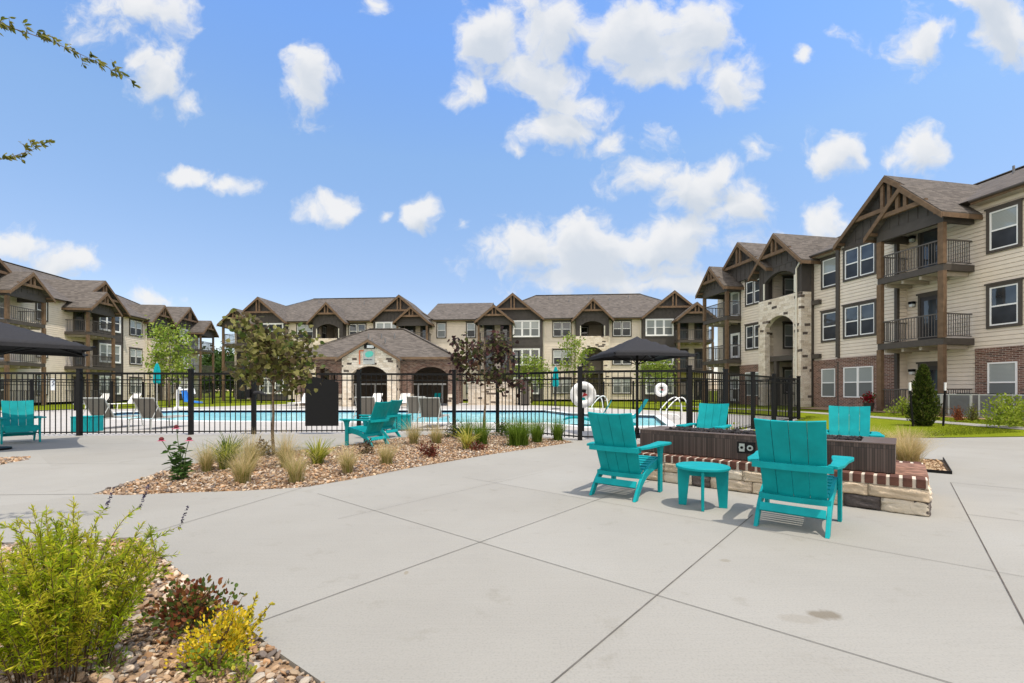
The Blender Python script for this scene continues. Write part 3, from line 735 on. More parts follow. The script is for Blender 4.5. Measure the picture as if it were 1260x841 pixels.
# ---- pool house
pv = empty('pool_house', (-10.4, 34.2, 0), 0)
tag(pv, 'open hip roofed pool house of cream stone and brown brick with three arches', 'pool house')
PW, PD = 5.9, 8.0
mpw = lambda y0: (lambda x, y, z: Vector((x, y0+z, y)))
for sg in (-1, 1):
    c = sg*4.25
    o_ = arch(c, 1.35, 0, 2.35, 2.95); arcL = o_[2:][::-1]
    x0, x1 = (1.99, PW) if sg > 0 else (-PW, -1.99)
    lo = [(x0, .9), (c-1.35, .9)] + arcL + [(c+1.35, .9), (x1, .9), (x1, 3.55), (x0, 3.55)]
    link('brick_wall', shape2d(lo, [], .4, M['pav_brick'], 'brick_wall', mpw(.6)), pv)
    for a, b in ((x0, c-1.35), (c+1.35, x1)):
        s = MB(); s.box(a-.03, b+.03, .37, .83, 0, .89); s.build('stone_plinth', M['stone'], pv)
    k = MB(); n = 15; rise = .6; rad = (1.35**2+rise**2)/(2*rise); a0 = math.asin(1.35/rad); zc = 2.95-rad
    for i in range(n*2):
        a = a0-2*a0*(i+.5)/(n*2); p1 = (c+rad*math.sin(a), .38, zc+rad*math.cos(a)); p2 = (c+(rad+.22)*math.sin(a), .38, zc+(rad+.22)*math.cos(a))
        k.beam(p1, p2, .04, .085, up=(math.cos(a), 0, -math.sin(a)))
    k.build('arch_course', M['pav_brick'], pv)
    s = MB(); n = 46
    for i in range(n): x = x0+(x1-x0)*i/n; s.box(x+.004, x+(x1-x0)/n-.004, .36, .395, 3.3, 3.53)
    s.build('soldier_course', M['pav_brick'], pv)
o_ = arch(0, 1.32, 0, 2.35, 2.95); arcL = o_[2:][::-1]
fr = [(-1.98, 0), (-1.32, 0)] + arcL + [(1.32, 0), (1.98, 0), (1.98, 3.5), (0, 4.7), (-1.98, 3.5)]
link('stone_gable', shape2d(fr, [], .5, M['stone'], 'stone_gable', mpw(-.55)), pv)
s = MB()
for sg in (-1, 1): s.box(min(sg*1.98, sg*1.5), max(sg*1.98, sg*1.5), -.29, .39, 0, 3.4)
s.build('stone_return', M['stone'], pv)
for x0 in (-PW, PW-.4):
    for y0 in (.82, 3.9, PD-1.31):
        s = MB(); s.box(x0, x0+.4, y0, y0+.9, 0, 3.54); s.build('side_pier', M['pav_brick'], pv)
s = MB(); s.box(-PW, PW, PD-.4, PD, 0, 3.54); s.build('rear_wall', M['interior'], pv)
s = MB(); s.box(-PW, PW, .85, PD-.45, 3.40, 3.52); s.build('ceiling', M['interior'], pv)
hip(pv, -PW, PW, PD, ze=3.62, zr=6.25, oh=.45, inset=4.95)
f = MB(); f.box(-PW-.47, -2.0, -.49, -.44, 3.44, 3.62); f.box(2.0, PW+.47, -.49, -.44, 3.44, 3.62); f.box(-PW-.49,-PW-.44,-.43,PD+.4,3.44,3.62); f.box(PW+.44,PW+.49,-.43,PD+.4,3.44,3.62)
f.build('fascia', M['timber'], pv)
g = MB()
sl = 1.2/1.98
for sg in (-1, 1): g.prism_y([(0, 4.74), (sg*2.32, 4.74-sl*2.32), (sg*2.32, 4.87-sl*2.32), (0, 4.87)], -1.15, 3.4)
rf = g.build('gable_roof', M['shingle'], pv)
g = MB()
for sg in (-1, 1): g.prism_y([(0, 4.63), (sg*2.34, 4.63-sl*2.34), (sg*2.34, 4.82-sl*2.34), (0, 4.82)], -1.19, -1.155)
g.build('rake_board', M['timber'], rf)
sg_ = MB(); sg_.box(-.42, .42, -.86, -.815, 3.060, 4.060); sgn = sg_.build('sign', M['grey_panel'], pv)
q = MB(); q.box(-.70, -.36, -.90, -.863, 4.000, 4.080); q.box(-.70, -.62, -.90, -.863, 3.060, 4.000); q.build('sign_bracket', M['orange'], sgn)
q = MB(); q.prism_y([(-.22, 3.620), (-.05, 3.540), (.25, 3.640), (.36, 3.840), (.22, 4.020), (-.1, 3.980), (-.26, 3.840)], -.89, -.862); q.build('leaf_emblem', M['mint'], sgn)
q = MB(); x = -.36
for i, wd in enumerate((.12, .09, .13, .1, .11, .08)): q.box(x, x+wd-.025, -.872, -.861, 3.360, 3.440); x += wd
q.build('lettering', M['navy'], sgn)
q = MB(); q.mi = 0; q.box(-.32, .45, -.96, -.81, 4.190, 4.490); q.mi = 1; q.box(-.1, .4, -.975, -.961, 4.240, 4.440); q.build('wall_lamp', [M['black_metal'], M['lamp_glass']], pv)
# kitchen counter frame and screen inside
q = MB(); q.box(-4.9, 4.9, 4.0, 4.1, 1.62, 1.74)
for x in (-4.6, -2.6, -1.0, .55, 2.6, 4.6): q.box(x-.05, x+.05, 4.0, 4.1, 0, 1.62)
q.build('white_frame', M['white'], pv)
# ================================================================== ground, pool, paving
def xy(p): return (p.x, p.y)
fence_front = [(-25.3, 11.9), (-14.1, 11.95), (-11.35, 12.05), (-8.6, 12.3), (-7.0, 12.45), (-4.2, 12.6), (-1.62, 12.85), (-.41, 13.0), (1.62, 10.95), (4.05, 10.5)]
dirR = Vector((math.sin(R(43)), math.cos(R(43))))
fence_right = [(4.05+dirR.x*2.44*k, 10.5+dirR.y*2.44*k) for k in (0, 1, 2, 3, 4, 4.55)]
bed1 = [xy(at(*p)) for p in ((113,608),(150,609.5),(223,606.5),(300,604),(376,599.5),(440,589),(503,576.5),(600,560),(706,544.5),(690,541),(612,532.5),(560,533.5),(513,536),(470,542),(415,550.5),(336,557),(250,568),(198,581),(150,596))]
bed2 = [xy(at(*p)) for p in ((170,661),(214,697),(287,757),(340,801),(394,838))] + [(-.35, 1.2), (-4, 1.2)] + [xy(at(-200,672)), xy(at(0,668))]
bed3 = [xy(at(*p)) for p in ((-10,575),(10,570),(34,566),(36,563),(5,564),(-40,566))]
RC = Vector((3.93, 4.32, 0)); A = Vector((-.762, .647, 0)).normalized(); B = Vector((.647, .762, 0)).normalized()
def pit(a, b, z=0): return RC + A*a + B*b + Vector((0,0,z))
planter = [xy(pit(a, b)) for a, b in ((-.33, 3.2), (4.6, 3.2), (4.6, 4.7), (-.33, 4.95))]
pool = [(-21,24.4),(-19.6,27),(1.9,27),(2.9,23.6),(6.7,21.6),(5.2,15.3),(2.1,14.9),(1.0,16.6),(-13,17.9),(-18,19.8)]

ident = lambda z0: (lambda x, y, z: Vector((x, y, z0+z)))
tag(link('ground', shape2d([(-400,-60),(400,-60),(400,600),(-400,600)], [pool], .02, M['lawn'], 'ground', ident(-.07))), kind='structure')
patio_out = [(-60,-8),(45,-8),(45,14.0),(13.3,11.75),(10.6,11.45),(8.2,11.5),(5.9,12.25),(4.12,10.42),(1.58,10.86),(-.43,12.90),(-1.62,12.75),(-4.2,12.5),(-7.0,12.35),(-8.6,12.2),(-11.35,11.95),(-14.1,11.85),(-60,11.8)]
tag(link('patio', shape2d(patio_out, [bed1, bed2, bed3, planter], .12, M['concrete'], 'patio', ident(-.06))), kind='structure')
deck_out = [(-60,11.81),(-14.1,11.86),(-11.35,11.96),(-8.6,12.21),(-7.0,12.36),(-4.2,12.51),(-1.62,12.76),(-.43,12.91),(1.58,10.87),(4.12,10.43),(5.72,12.24),(12.3,19.3),(10.2,24.2),(4.0,33.2),(-3.5,42.0),(-18,42.0),(-21,33.5),(-24.5,29.5),(-28,27),(-60,26)]
tag(link('pool_deck', shape2d(deck_out, [pool], .10, M['deck'], 'pool_deck', ident(-.052))), kind='structure')
cop = MB(); n = len(pool); cx = sum(p[0] for p in pool)/n; cy = sum(p[1] for p in pool)/n
for i in range(n):
    a, b = Vector(pool[i]), Vector(pool[(i+1) % n]); d = (b-a).normalized(); o = Vector((d.y, -d.x))
    if o.dot(Vector((cx,cy))-a) > 0: o = -o
    cop.prism([(*(a), -.03), (*(b), -.03), (*(b+o*.32), -.03), (*(a+o*.32), -.03)], (0,0,.045))
tag(cop.build('pool_coping', M['white'], None, .01), kind='structure')
pb = MB()
pb.add([(*p, -.001) for p in pool] + [(*p, -.25) for p in pool], [(i, (i+1) % n, n+(i+1) % n, n+i) for i in range(n)])
tag(pb.build('pool_wall', M['pool_tile']), kind='structure')
tag(link('water', shape2d(pool, [], .02, M['water'], 'water', ident(-.145))), kind='structure')

# joints cut in the slab
J = MB()
def joint(p, q, w_=.008, mi=0):
    p, q = Vector(p[:2]), Vector(q[:2]); d = (q-p).normalized(); o = Vector((-d.y, d.x))*w_/2
    J.mi = mi; J.add([(*(p-o), .004), (*(q-o), .004), (*(q+o), .004), (*(p+o), .004)], [(0,1,2,3)])
def gpt(a, b): return (A*a + B*b)
M1 = 2.59; spc = 1.78
joint(gpt(1.09, -3), gpt(1.09, 4.85), .007); joint(gpt(2.53, .9), gpt(2.53, 7.2), .005); joint(gpt(3.99, 2.2), gpt(3.99, 5.4), .003)
joint(gpt(-.48, -3), gpt(-.48, 8.2), .007, 1); joint(gpt(-3.5, -3), gpt(-3.5, 12), .01)
joint(gpt(-6, M1), gpt(5.15, M1), .005); joint(gpt(-7, M1+spc), gpt(4.6, M1+spc), .004); joint(gpt(-8, M1-spc), gpt(2.0, M1-spc), .005)
joint(gpt(-.48, 8.2), gpt(-9, 8.2), .008); joint(gpt(-.48, 6.2), gpt(-9, 6.2), .006)
joint(at(170,661), at(371,601), .006); joint((-30, 4.3), at(113,608.5), .009); joint((-30, 8.3), (-5.5, 7.4), .006)
joint(at(198,580), (-7.2, 11.9), .007); joint((-12.9, 4.6), (-12.0, 11.9), .007)
joint((-30, 10.2), (-3.2, 10.2), .006)
tag(J.build('slab_joint', [M['joint'], M['joint_dark']]), kind='structure')

# lawn and path up to the right-hand building
def loft(lines, name, mat, sub=6):
    m = MB(); nrow = 0; rows = []
    for k in range(len(lines)-1):
        for s in range(sub + (1 if k == len(lines)-2 else 0)):
            f = s/sub; rows.append([Vector(p)*(1-f)+Vector(q)*f for p, q in zip(lines[k], lines[k+1])])
    c = len(rows[0]); vs = [p for r_ in rows for p in r_]
    m.add(vs, [(i*c+j, i*c+j+1, (i+1)*c+j+1, (i+1)*c+j) for i in range(len(rows)-1) for j in range(c-1)])
    return m.build(name, mat, None, 0, True)
LA = [(45,14.03,.012),(20,12.55,.012),(13.3,11.78,.012),(10.6,11.48,.012),(8.2,11.53,.012),(5.95,12.3,.01),(9.3,15.9,.01),(12.5,19.4,.01),(12.2,24,.0),(8,31,.0)]
LB = [(45,14.5,.13),(20,13.0,.13),(13.75,12.3,.12),(13.55,13.4,.13),(13.5,14.6,.14),(13.45,16.5,.15),(13.4,18.5,.15),(13.3,21,.15),(13.0,25,.1),(11,33,.05)]
lw1 = tag(loft([LA, LB], 'lawn', M['lawn']), kind='structure')
LC = [(45,15.2,.145),(20.3,13.75,.145),(14.6,12.75,.145),(14.4,13.7,.145),(14.35,14.8,.155),(14.3,16.6,.165),(14.25,18.6,.165),(14.15,21.1,.165),(13.9,25.1,.115),(12,33.1,.065)]
pth = tag(loft([[(x,y,z+.012) for x,y,z in LB], [(x,y,z+.004) for x,y,z in LC]], 'path', M['concrete'], 1), kind='structure')
LD = [(45,26,.2),(30,22,.2),(23,16,.2),(22,17,.2),(21.5,18,.2),(20.5,19.5,.2),(19.5,22,.2),(18.5,26,.2),(17.5,31,.2),(16,36,.2)]
lw2 = tag(loft([LC, LD], 'lawn', M['lawn']), kind='structure')
# mulch strip along the right building
mu = tag(loft([[(17.2,13.6,.185),(16.3,15.2,.185),(16.2,17.6,.185),(16.6,19.8,.205),(16.1,21.5,.205),(15.2,25,.205)], [(23,14.5,.25),(21,16.5,.25),(20.2,18,.25),(19.5,20,.25),(18.9,22,.25),(18.2,26,.25)]], 'mulch_bed', M['soil'], 2), kind='structure')
for nm, poly in (('gravel_bed', bed1), ('gravel_bed', bed2), ('gravel_bed', bed3), ('gravel_bed', planter)):
    tag(link(nm, shape2d(poly, [], .05, M['soil'], nm, ident(-.05))), kind='structure')

def attr_mesh(name, V, Fq, C, mat, smooth=False):
    """V (n,3), faces as an (m,k) array, C per-vertex colours (n,3)"""
    me = bpy.data.meshes.new(name); k = Fq.shape[1]
    me.vertices.add(len(V)); me.vertices.foreach_set('co', np.ascontiguousarray(V, dtype=np.float32).ravel())
    me.loops.add(Fq.size); me.loops.foreach_set('vertex_index', np.ascontiguousarray(Fq, dtype=np.int32).ravel())
    me.polygons.add(len(Fq)); me.polygons.foreach_set('loop_start', np.arange(0, Fq.size, k, dtype=np.int32))
    try: me.polygons.foreach_set('loop_total', np.full(len(Fq), k, dtype=np.int32))
    except Exception: pass
    me.update(calc_edges=True)
    ca = me.color_attributes.new('col', 'FLOAT_COLOR', 'POINT')
    ca.data.foreach_set('color', np.concatenate([C, np.ones((len(C), 1))], 1).astype(np.float32).ravel())
    me.polygons.foreach_set('use_smooth', np.full(len(Fq), smooth))
    me.materials.append(mat); me.validate(); return me

# icosahedron for pebbles
_bm = bmesh.new(); bmesh.ops.create_icosphere(_bm, subdivisions=1, radius=1); ICO_V = np.array([v.co[:] for v in _bm.verts]); ICO_F = np.array([[v.index for v in f.verts] for f in _bm.faces])
_bm.free(); _bm = bmesh.new(); bmesh.ops.create_icosphere(_bm, subdivisions=2, radius=1); ICO2_V = np.array([v.co[:] for v in _bm.verts]); ICO2_F = np.array([[v.index for v in f.verts] for f in _bm.faces]); _bm.free()
def inside(P, poly):
    x, y = P[:,0], P[:,1]; r_ = np.zeros(len(P), bool); n_ = len(poly)
    for i in range(n_):
        (x1,y1),(x2,y2) = poly[i], poly[(i+1) % n_]
        c = ((y1 > y) != (y2 > y)) & (x < (x2-x1)*(y-y1)/((y2-y1) if y2 != y1 else 1e-9)+x1); r_ ^= c
    return r_
def pebbles(poly, count, smin, smax, palette, z0, mound=0.0, hi=False, region=None):
    P0 = np.array(poly); lo, hi_ = P0.min(0), P0.max(0)
    if region is not None: lo = np.maximum(lo, region[0]); hi_ = np.minimum(hi_, region[1])
    P = RNG.uniform(lo, hi_, (count*3, 2)); P = P[inside(P, poly)][:count]
    k = len(P); IV, IF = (ICO2_V, ICO2_F) if hi else (ICO_V, ICO_F); nv = len(IV)
    s = RNG.uniform(smin, smax, k)*RNG.choice([.7, 1, 1.35], k, p=[.35, .45, .2])
    sc = np.stack([s*RNG.uniform(.8,1.35,k), s*RNG.uniform(.65,1,k), s*RNG.uniform(.4,.7,k)], 1)
    V = IV[None]*(1+RNG.normal(0, .13 if not hi else .08, (k, nv, 1)))
    if hi:  # angular facets
        for _ in range(3):
            d = RNG.normal(size=(k,3)); d /= np.linalg.norm(d, axis=1, keepdims=True); h = RNG.uniform(.45,.8,k)
            t = np.maximum(0, np.einsum('kvi,ki->kv', V, d)-h[:,None]); V = V - t[:,:,None]*d[:,None,:]
    V = V*sc[:,None]
    a = RNG.uniform(0, 6.283, k); tx = RNG.normal(0,.3,k); ty = RNG.normal(0,.3,k)
    V[:,:,2] = V[:,:,2] + V[:,:,0]*tx[:,None] + V[:,:,1]*ty[:,None]
    ca, sa = np.cos(a)[:,None], np.sin(a)[:,None]
    X = V[:,:,0]*ca - V[:,:,1]*sa; Y = V[:,:,0]*sa + V[:,:,1]*ca
    z = z0 + sc[:,2]*.35 + RNG.uniform(0, smax*.9, k)
    if mound: 
        c = P0.mean(0); z += mound*np.clip(1-np.linalg.norm((P-c)/((hi_-lo)/2), axis=1), 0, 1)
    W = np.stack([X+P[:,0:1], Y+P[:,1:2], V[:,:,2]+z[:,None]], 2).reshape(-1,3)
    F = (IF[None]+(np.arange(k)*nv)[:,None,None]).reshape(-1,3)
    pal = np.array(palette); C = pal[RNG.integers(0, len(pal), k)]*RNG.uniform(.7,1.25,(k,1)); C = np.repeat(C, nv, 0)
    return attr_mesh('river_gravel', W, F, C, M['pebble'], smooth=False)
PAL = [(.35,.235,.14),(.42,.31,.20),(.31,.19,.105),(.22,.15,.10),(.47,.37,.27),(.37,.215,.11),(.25,.19,.145),(.15,.12,.10),(.40,.27,.165),(.50,.43,.34)]
tag(link('river_gravel', pebbles(bed2, 12500, .011, .022, PAL, -.025, hi=True, region=((-4.4,1.3),(0,4.3)))), 'loose tan and brown river stones filling the front left planting bed', 'gravel', kind='stuff')
tag(link('river_gravel', pebbles(bed1, 19000, .012, .023, PAL, -.02, mound=.03)), 'tan river stones covering the long planting bed beside the pool fence', 'gravel', kind='stuff')
tag(link('river_gravel', pebbles(bed3, 900, .02, .03, PAL, -.02)), 'tan river stones in the small bed at the left edge', 'gravel', kind='stuff')
PALM = [(.50,.36,.21),(.42,.28,.16),(.58,.45,.30),(.35,.22,.13)]
tag(link('river_gravel', pebbles([xy(pit(a,b)) for a,b in ((-.3,3.23),(1.2,3.23),(1.2,4.7),(-.3,4.9))], 1800, .012, .022, PALM, -.02)), 'pale wood chips under the feather grass behind the firepit', 'mulch', kind='stuff')
e = MB(); e.beam(pit(-.34,3.18,.015), pit(4.6,3.18,.015), .012, .06); e.beam(pit(-.34,3.18,.015), pit(-.34,4.95,.015), .012, .06)
tag(e.build('bed_edging', M['black_metal']), 'low black metal edging round the feather grass bed behind the firepit', 'edging')

# lawn blades
def blades(P, h, wdt, cols, lean=.5, seg=2, per=None):
    k = len(P); hh = h*RNG.uniform(.6,1.2,k); a = RNG.uniform(0,6.283,k); ln = lean*RNG.uniform(.2,1,k)
    d = np.stack([np.cos(a), np.sin(a), np.zeros(k)], 1); s = np.stack([-np.sin(a), np.cos(a), np.zeros(k)], 1)
    V = []
    for i in range(seg+1):
        t = i/seg; c = P + d*(ln*hh*t*t)[:,None] + np.array([0,0,1])*(hh*t*(1-.3*ln*t))[:,None]
        w_ = wdt*(1-t*.9); V += [c-s*w_/2, c+s*w_/2]
    V = np.stack(V, 1).reshape(-1,3); nv = 2*(seg+1)
    F = np.array([[2*i, 2*i+1, 2*i+3, 2*i+2] for i in range(seg)])
    F = (F[None]+(np.arange(k)*nv)[:,None,None]).reshape(-1,4)
    pal = np.array(cols); C = pal[RNG.integers(0,len(pal),k)]*RNG.uniform(.75,1.2,(k,1)); C = np.repeat(C, nv, 0)
    return V, F, C
def lawn_blades(polys, dens, zf, label):
    PP = []
    for poly in polys:
        P0 = np.array(poly); lo, hi_ = P0.min(0), P0.max(0); n_ = int(np.prod(hi_-lo)*dens)
        P = RNG.uniform(lo, hi_, (n_,2)); PP.append(P[inside(P, poly)])
    P = np.concatenate(PP); P = np.concatenate([P, np.array([zf(x,y) for x,y in P])[:,None]], 1)
    V, F, C = blades(P, .05, .012, [(.15,.19,.010),(.19,.23,.014),(.12,.16,.008),(.23,.25,.02)])
    tag(link('lawn_grass', attr_mesh('lawn_grass', V, F, C, M['blade'])), label, 'grass', kind='stuff')
lawn_blades([[(9.0,11.5),(13.2,11.8),(13.6,14),(13.4,19),(12.4,19.3),(7.0,13.1),(8.2,11.6)]], 900, lambda x, y: .12*max(0,min(1,(x-10)/3.6)) , 'mown green lawn between the firepit patio and the side path')
lawn_blades([[(14.5,12.8),(17.1,13.4),(16.2,15.3),(16.1,17.6),(16.4,20),(15.2,24),(14.2,21)]], 600, lambda x, y: .15, 'narrow strip of green lawn between the path and the right building')

# ================================================================== pool fence
def fence_posts(root, pts, h=1.76):
    for p in pts:
        m = MB(); m.box(p[0]-.05, p[0]+.05, p[1]-.05, p[1]+.05, 0, h-.03)
        m.prism_z([(p[0]-.058,p[1]-.058),(p[0]+.058,p[1]-.058),(p[0]+.058,p[1]+.058),(p[0]-.058,p[1]+.058)], h-.029, h)
        m.build('fence_post', M['black_metal'], root, .006)
def fence_panel(root, p, q, pitch=.138, name='fence_panel', trim=.05):
    p, q = Vector(p), Vector(q); d = (q-p); ln = d.length; d.normalize(); p = p+d*trim; q = q-d*trim; ln -= 2*trim
    m = MB()
    for z, hh in ((1.635, .055), (1.465, .032), (.085, .032)): m.beam((*p, z), (*q, z), .03, hh)
    n_ = max(2, round(ln/pitch)); ang = math.atan2(d.y, d.x)
    for i in range(1, n_):
        a = p + d*(ln*i/n_); m.beam((*a, .04), (*a, 1.62), .017, .017, up=(d.x, d.y, 0))
    return m.build(name, M['black_metal'], root)
def fence_run(pts, label, skip=(), pitch=.138):
    root = tag(empty('pool_fence', (0,0,0)), label, 'fence', 'black picket fences round the pool')
    fence_posts(root, pts)
    for i in range(len(pts)-1):
        if i not in skip: fence_panel(root, pts[i], pts[i+1], pitch)
    return root
ff = fence_front
sub = []
for a, b in zip(ff[:-1], ff[1:]):
    k = max(1, round((Vector(b)-Vector(a)).length/2.7)); sub += [tuple(Vector(a).lerp(Vector(b), i/k)) for i in range(k)]
sub.append(ff[-1])
gi = [i for i in range(len(sub)-1) if abs(sub[i][0]+8.6) < .01][0]; gj = [i for i in range(len(sub)-1) if abs(sub[i][0]+1.62) < .01][0]
fr_ = fence_run(sub, 'black picket pool fence running across the front of the pool deck', (gi, gj))
fence_run(fence_right[1:], 'black picket pool fence running away on the right behind the firepit')
fence_panel(fr_, sub[-1], fence_right[1])
fence_run([(-25.3,14.4+2.44*k) for k in range(12)], 'black picket fence along the far left side of the pool', pitch=.16)
fence_run([tuple(Vector((-25.3,41.3)).lerp(Vector((-17,41.3)), k/3)) for k in range(4)], 'black picket fence left of the pool house', pitch=.16)
rr = [Vector((-3.6,39.5)).lerp(Vector((3.2,34.3)), k/3) for k in range(3)] + [Vector((3.2,34.3)).lerp(Vector((10.4,24.6)), k/5) for k in range(5)] + [Vector((10.4,24.6)), Vector(fence_right[-1])]
fence_run([tuple(p) for p in rr], 'black picket fence along the far right side of the pool', pitch=.16)
for k, (i, lb) in enumerate(((gi, 'black picket gate with a dark latch left of the round leaved tree'), (gj, 'black picket gate between two close posts behind the purple leaved tree'))):
    g = tag(empty('pool_gate', (0,0,0)), lb, 'gate'); fence_panel(g, sub[i], sub[i+1], name='gate_panel', trim=.075)
    p = Vector(sub[i+1]); d = (Vector(sub[i])-p).normalized()
    if k == 0:
        m = MB(); c = p+d*.10; m.beam((c.x, c.y-.06, .98), (c.x, c.y-.06, 1.22), .09, .10, up=(1,0,0)); m.build('latch', M['black_metal'], g, .008)
        m = MB(); m.tube([(p.x+.05,p.y-.05,1.12),(p.x+.22,p.y-.10,1.13),(p.x+.42,p.y-.12,1.06)], [.05,.045,.02], 8); m.build('latch_cover', M['black_fabric'], g)
a, b = Vector((-5.60,12.44)), Vector((-4.72,12.50))
m = MB(); m.prism([(a.x,a.y,.22),(b.x,b.y,.22),(b.x,b.y,1.41),(a.x+.04,a.y,1.60),(a.x,a.y,1.62)], (0,-.012,0))
tag(m.build('mesh_screen', M['black_metal']), 'solid black mesh screen tied to the pool fence right of the round leaved tree', 'screen')

# ================================================================== chairs, tables
def bezier(pts, n=8):
    out = []
    for i in range(n+1):
        t = i/n; q = [Vector(p) for p in pts]
        while len(q) > 1: q = [a.lerp(b, t) for a, b in zip(q[:-1], q[1:])]
        out.append(tuple(q[0]))
    return out
def make_chair(label, loc, face, group=None):
    """wide modern Adirondack chair; local +y is the way it faces"""
    t = empty('adirondack_chair', loc, math.atan2(-face[0], face[1])); tag(t, label, 'chair', group)
    T = M['teal']
    if make_chair.proto:
        for ch in kids(make_chair.proto): copy_tree(ch, t)
        return t
    s = MB()
    prof = bezier([(.36,.395),(.20,.375),(-.02,.325),(-.16,.285)], 40)
    nsl = 7
    for i in range(nsl):
        p = Vector(prof[int(40*i/nsl)+1]); q = Vector(prof[int(40*(i+1)/nsl)-1]); s.beam((0,*p), (0,*q), .50, .022)
    s.build('seat', T, t, .004)
    # back: four planks, wider towards the top
    bk = MB(); p0 = Vector((0,-.115,.245)); p1 = Vector((0,-.425,.955)); n_ = 4; nrm = Vector((0,-.915,-.40)).normalized()
    for i in range(n_):
        w0, w1 = .485, .525
        a0, a1 = -w0/2+w0*i/n_+.0016, -w0/2+w0*(i+1)/n_-.0016; b0, b1 = -w1/2+w1*i/n_+.0016, -w1/2+w1*(i+1)/n_-.0016
        cv = lambda x: nrm*(-.03*(1-(x/.26)**2))*-1
        q = [p0+Vector((a0,0,0))+cv(a0), p0+Vector((a1,0,0))+cv(a1), p1+Vector((b1,0,0))+cv(b1), p1+Vector((b0,0,0))+cv(b0)]
        bk.prism(q, nrm*.022)
    bk.build('backrest', T, t, .003)
    for (f, hh, wd, dep) in ((.455, .055, .60, .052), (.03, .05, .545, .03)):
        r = MB(); c = p0.lerp(p1, f)+nrm*.058; k = 12; fr = []; bk_ = []
        for i in range(k+1):
            x = -wd/2+wd*i/k; bow = .03*(1-(2*x/wd)**2); fr.append((x, c.y-bow+dep/2+.012, c.z-hh/2)); bk_.append((x, c.y-bow-dep/2, c.z-hh/2))
        r.prism(fr+bk_[::-1], (0,0,hh)); r.build('back_rail', T, t)
    for sx in (-1, 1):
        # side rail that runs down to the rear foot
        top = bezier([(.345,.395),(.16,.375),(-.10,.345),(-.22,.245),(-.385,.0)], 16); bot = bezier([(-.305,.0),(-.20,.14),(-.10,.235),(.10,.275),(.345,.285)], 16)
        m_ = MB(); x = sx*.262; m_.prism_x(top+bot, x-.016, x+.016); m_.build('leg', T, t, .004)
        m_ = MB(); x = sx*.296; m_.prism_x([(.25,0),(.335,0),(.335,.40),(.36,.50),(.40,.553),(.20,.553),(.24,.50),(.25,.40)], x-.016, x+.016); m_.build('leg', T, t, .004)
        # arm, broad at the front
        m_ = MB(); e_ = lambda q: sx*q
        xy_ = [(.255,-.30),(.33,-.34),(.365,-.20),(.375,.10),(.40,.30),(.395,.40),(.37,.425),(.245,.425),(.225,.40),(.235,.25),(.262,.05),(.268,-.22)]
        m_.prism_z([(e_(a), b) for a, b in xy_], .555, .582); m_.build('arm', T, t, .005)
    m_ = MB(); m_.box(-.245, .245, .325, .347, .25, .385); m_.build('apron', T, t, .004)
    m_ = MB(); m_.beam((-.246,-.285,.165), (.246,-.285,.165), .028, .075, up=(0,.5,.86)); m_.build('stretcher', T, t, .004)
    make_chair.proto = t; return t
make_chair.proto = None
def chair_at(px_rear_l, px_rear_r): pass
make_chair('turquoise plank back chair left of the small round table, facing the firepit', (1.33, 5.36, 0), (.62, .785), 'turquoise slatted chairs')
make_chair('turquoise plank back chair nearest the camera, right of the small round table', (2.585, 4.165, 0), (.64, .77), 'turquoise slatted chairs')
make_chair('turquoise chair behind the left end of the firepit, facing the camera', (3.45, 8.15, 0), (-.647, -.762), 'turquoise slatted chairs')
make_chair('turquoise chair behind the right end of the firepit, beside the feather grass', (4.95, 6.75, 0), (-.60, -.80), 'turquoise slatted chairs')
make_chair('turquoise chair at the left edge in front of the pool fence', (-11.28, 10.52, 0), (.78, -.62), 'turquoise slatted chairs')
make_chair('turquoise chair turned away left, nearer one of the pair before the fence', (-3.13, 9.93, 0), (-.93, .37), 'turquoise slatted chairs')
make_chair('turquoise chair turned away left, farther one of the pair, close to the fence', (-3.28, 11.6, 0), (-.95, .31), 'turquoise slatted chairs')

make_chair('turquoise chair in the shade under the central arch of the pool house', (-9.4, 36.6, 0), (.3, -.95), 'turquoise slatted chairs')
make_chair('turquoise chair in the shade under the right arch of the pool house', (-6.0, 36.2, 0), (-.2, -.98), 'turquoise slatted chairs')
t = tag(empty('pool_sign', (-25.2, 25.2, 1.5), R(90)), 'small white sign with a dark blue mark on the far left fence', 'sign'); m = MB(); m.box(-.15,.15,-.012,.012,-.32,.32); m.build('panel', M['white'], t); m = MB(); m.tube([(.07,-.014,.2),(-.06,-.014,.14),(.06,-.014,.02),(-.07,-.014,-.06)], .025, 6); m.build('symbol', M['navy'], t)
t = tag(empty('side_table', (1.965, 4.735, 0), R(-22)), 'small round turquoise side table with four board legs between the two near chairs', 'table')
m = MB(); m.lathe([(.0,.392),(.255,.392),(.262,.398),(.262,.416),(.255,.422),(.0,.422)], 48); m.build('tabletop', M['teal'], t, 0)
for k in range(4):
    a = k*math.pi/2; c, s = math.cos(a), math.sin(a); m = MB()
    m.prism([(c*r_-s*-.014, s*r_+c*-.014, z) for r_, z in ((.245,.39),(.10,.39),(.125,.30),(.155,0),(.232,0))], (-s*.028, c*.028, 0)); m.build('leg', M['teal'], t, .004)
m = MB(); m.box(-.12,.12,-.012,.012,.31,.39); m.box(-.012,.012,-.12,-.0125,.31,.388); m.box(-.012,.012,.0125,.12,.31,.388); m.build('apron', M['teal'], t)

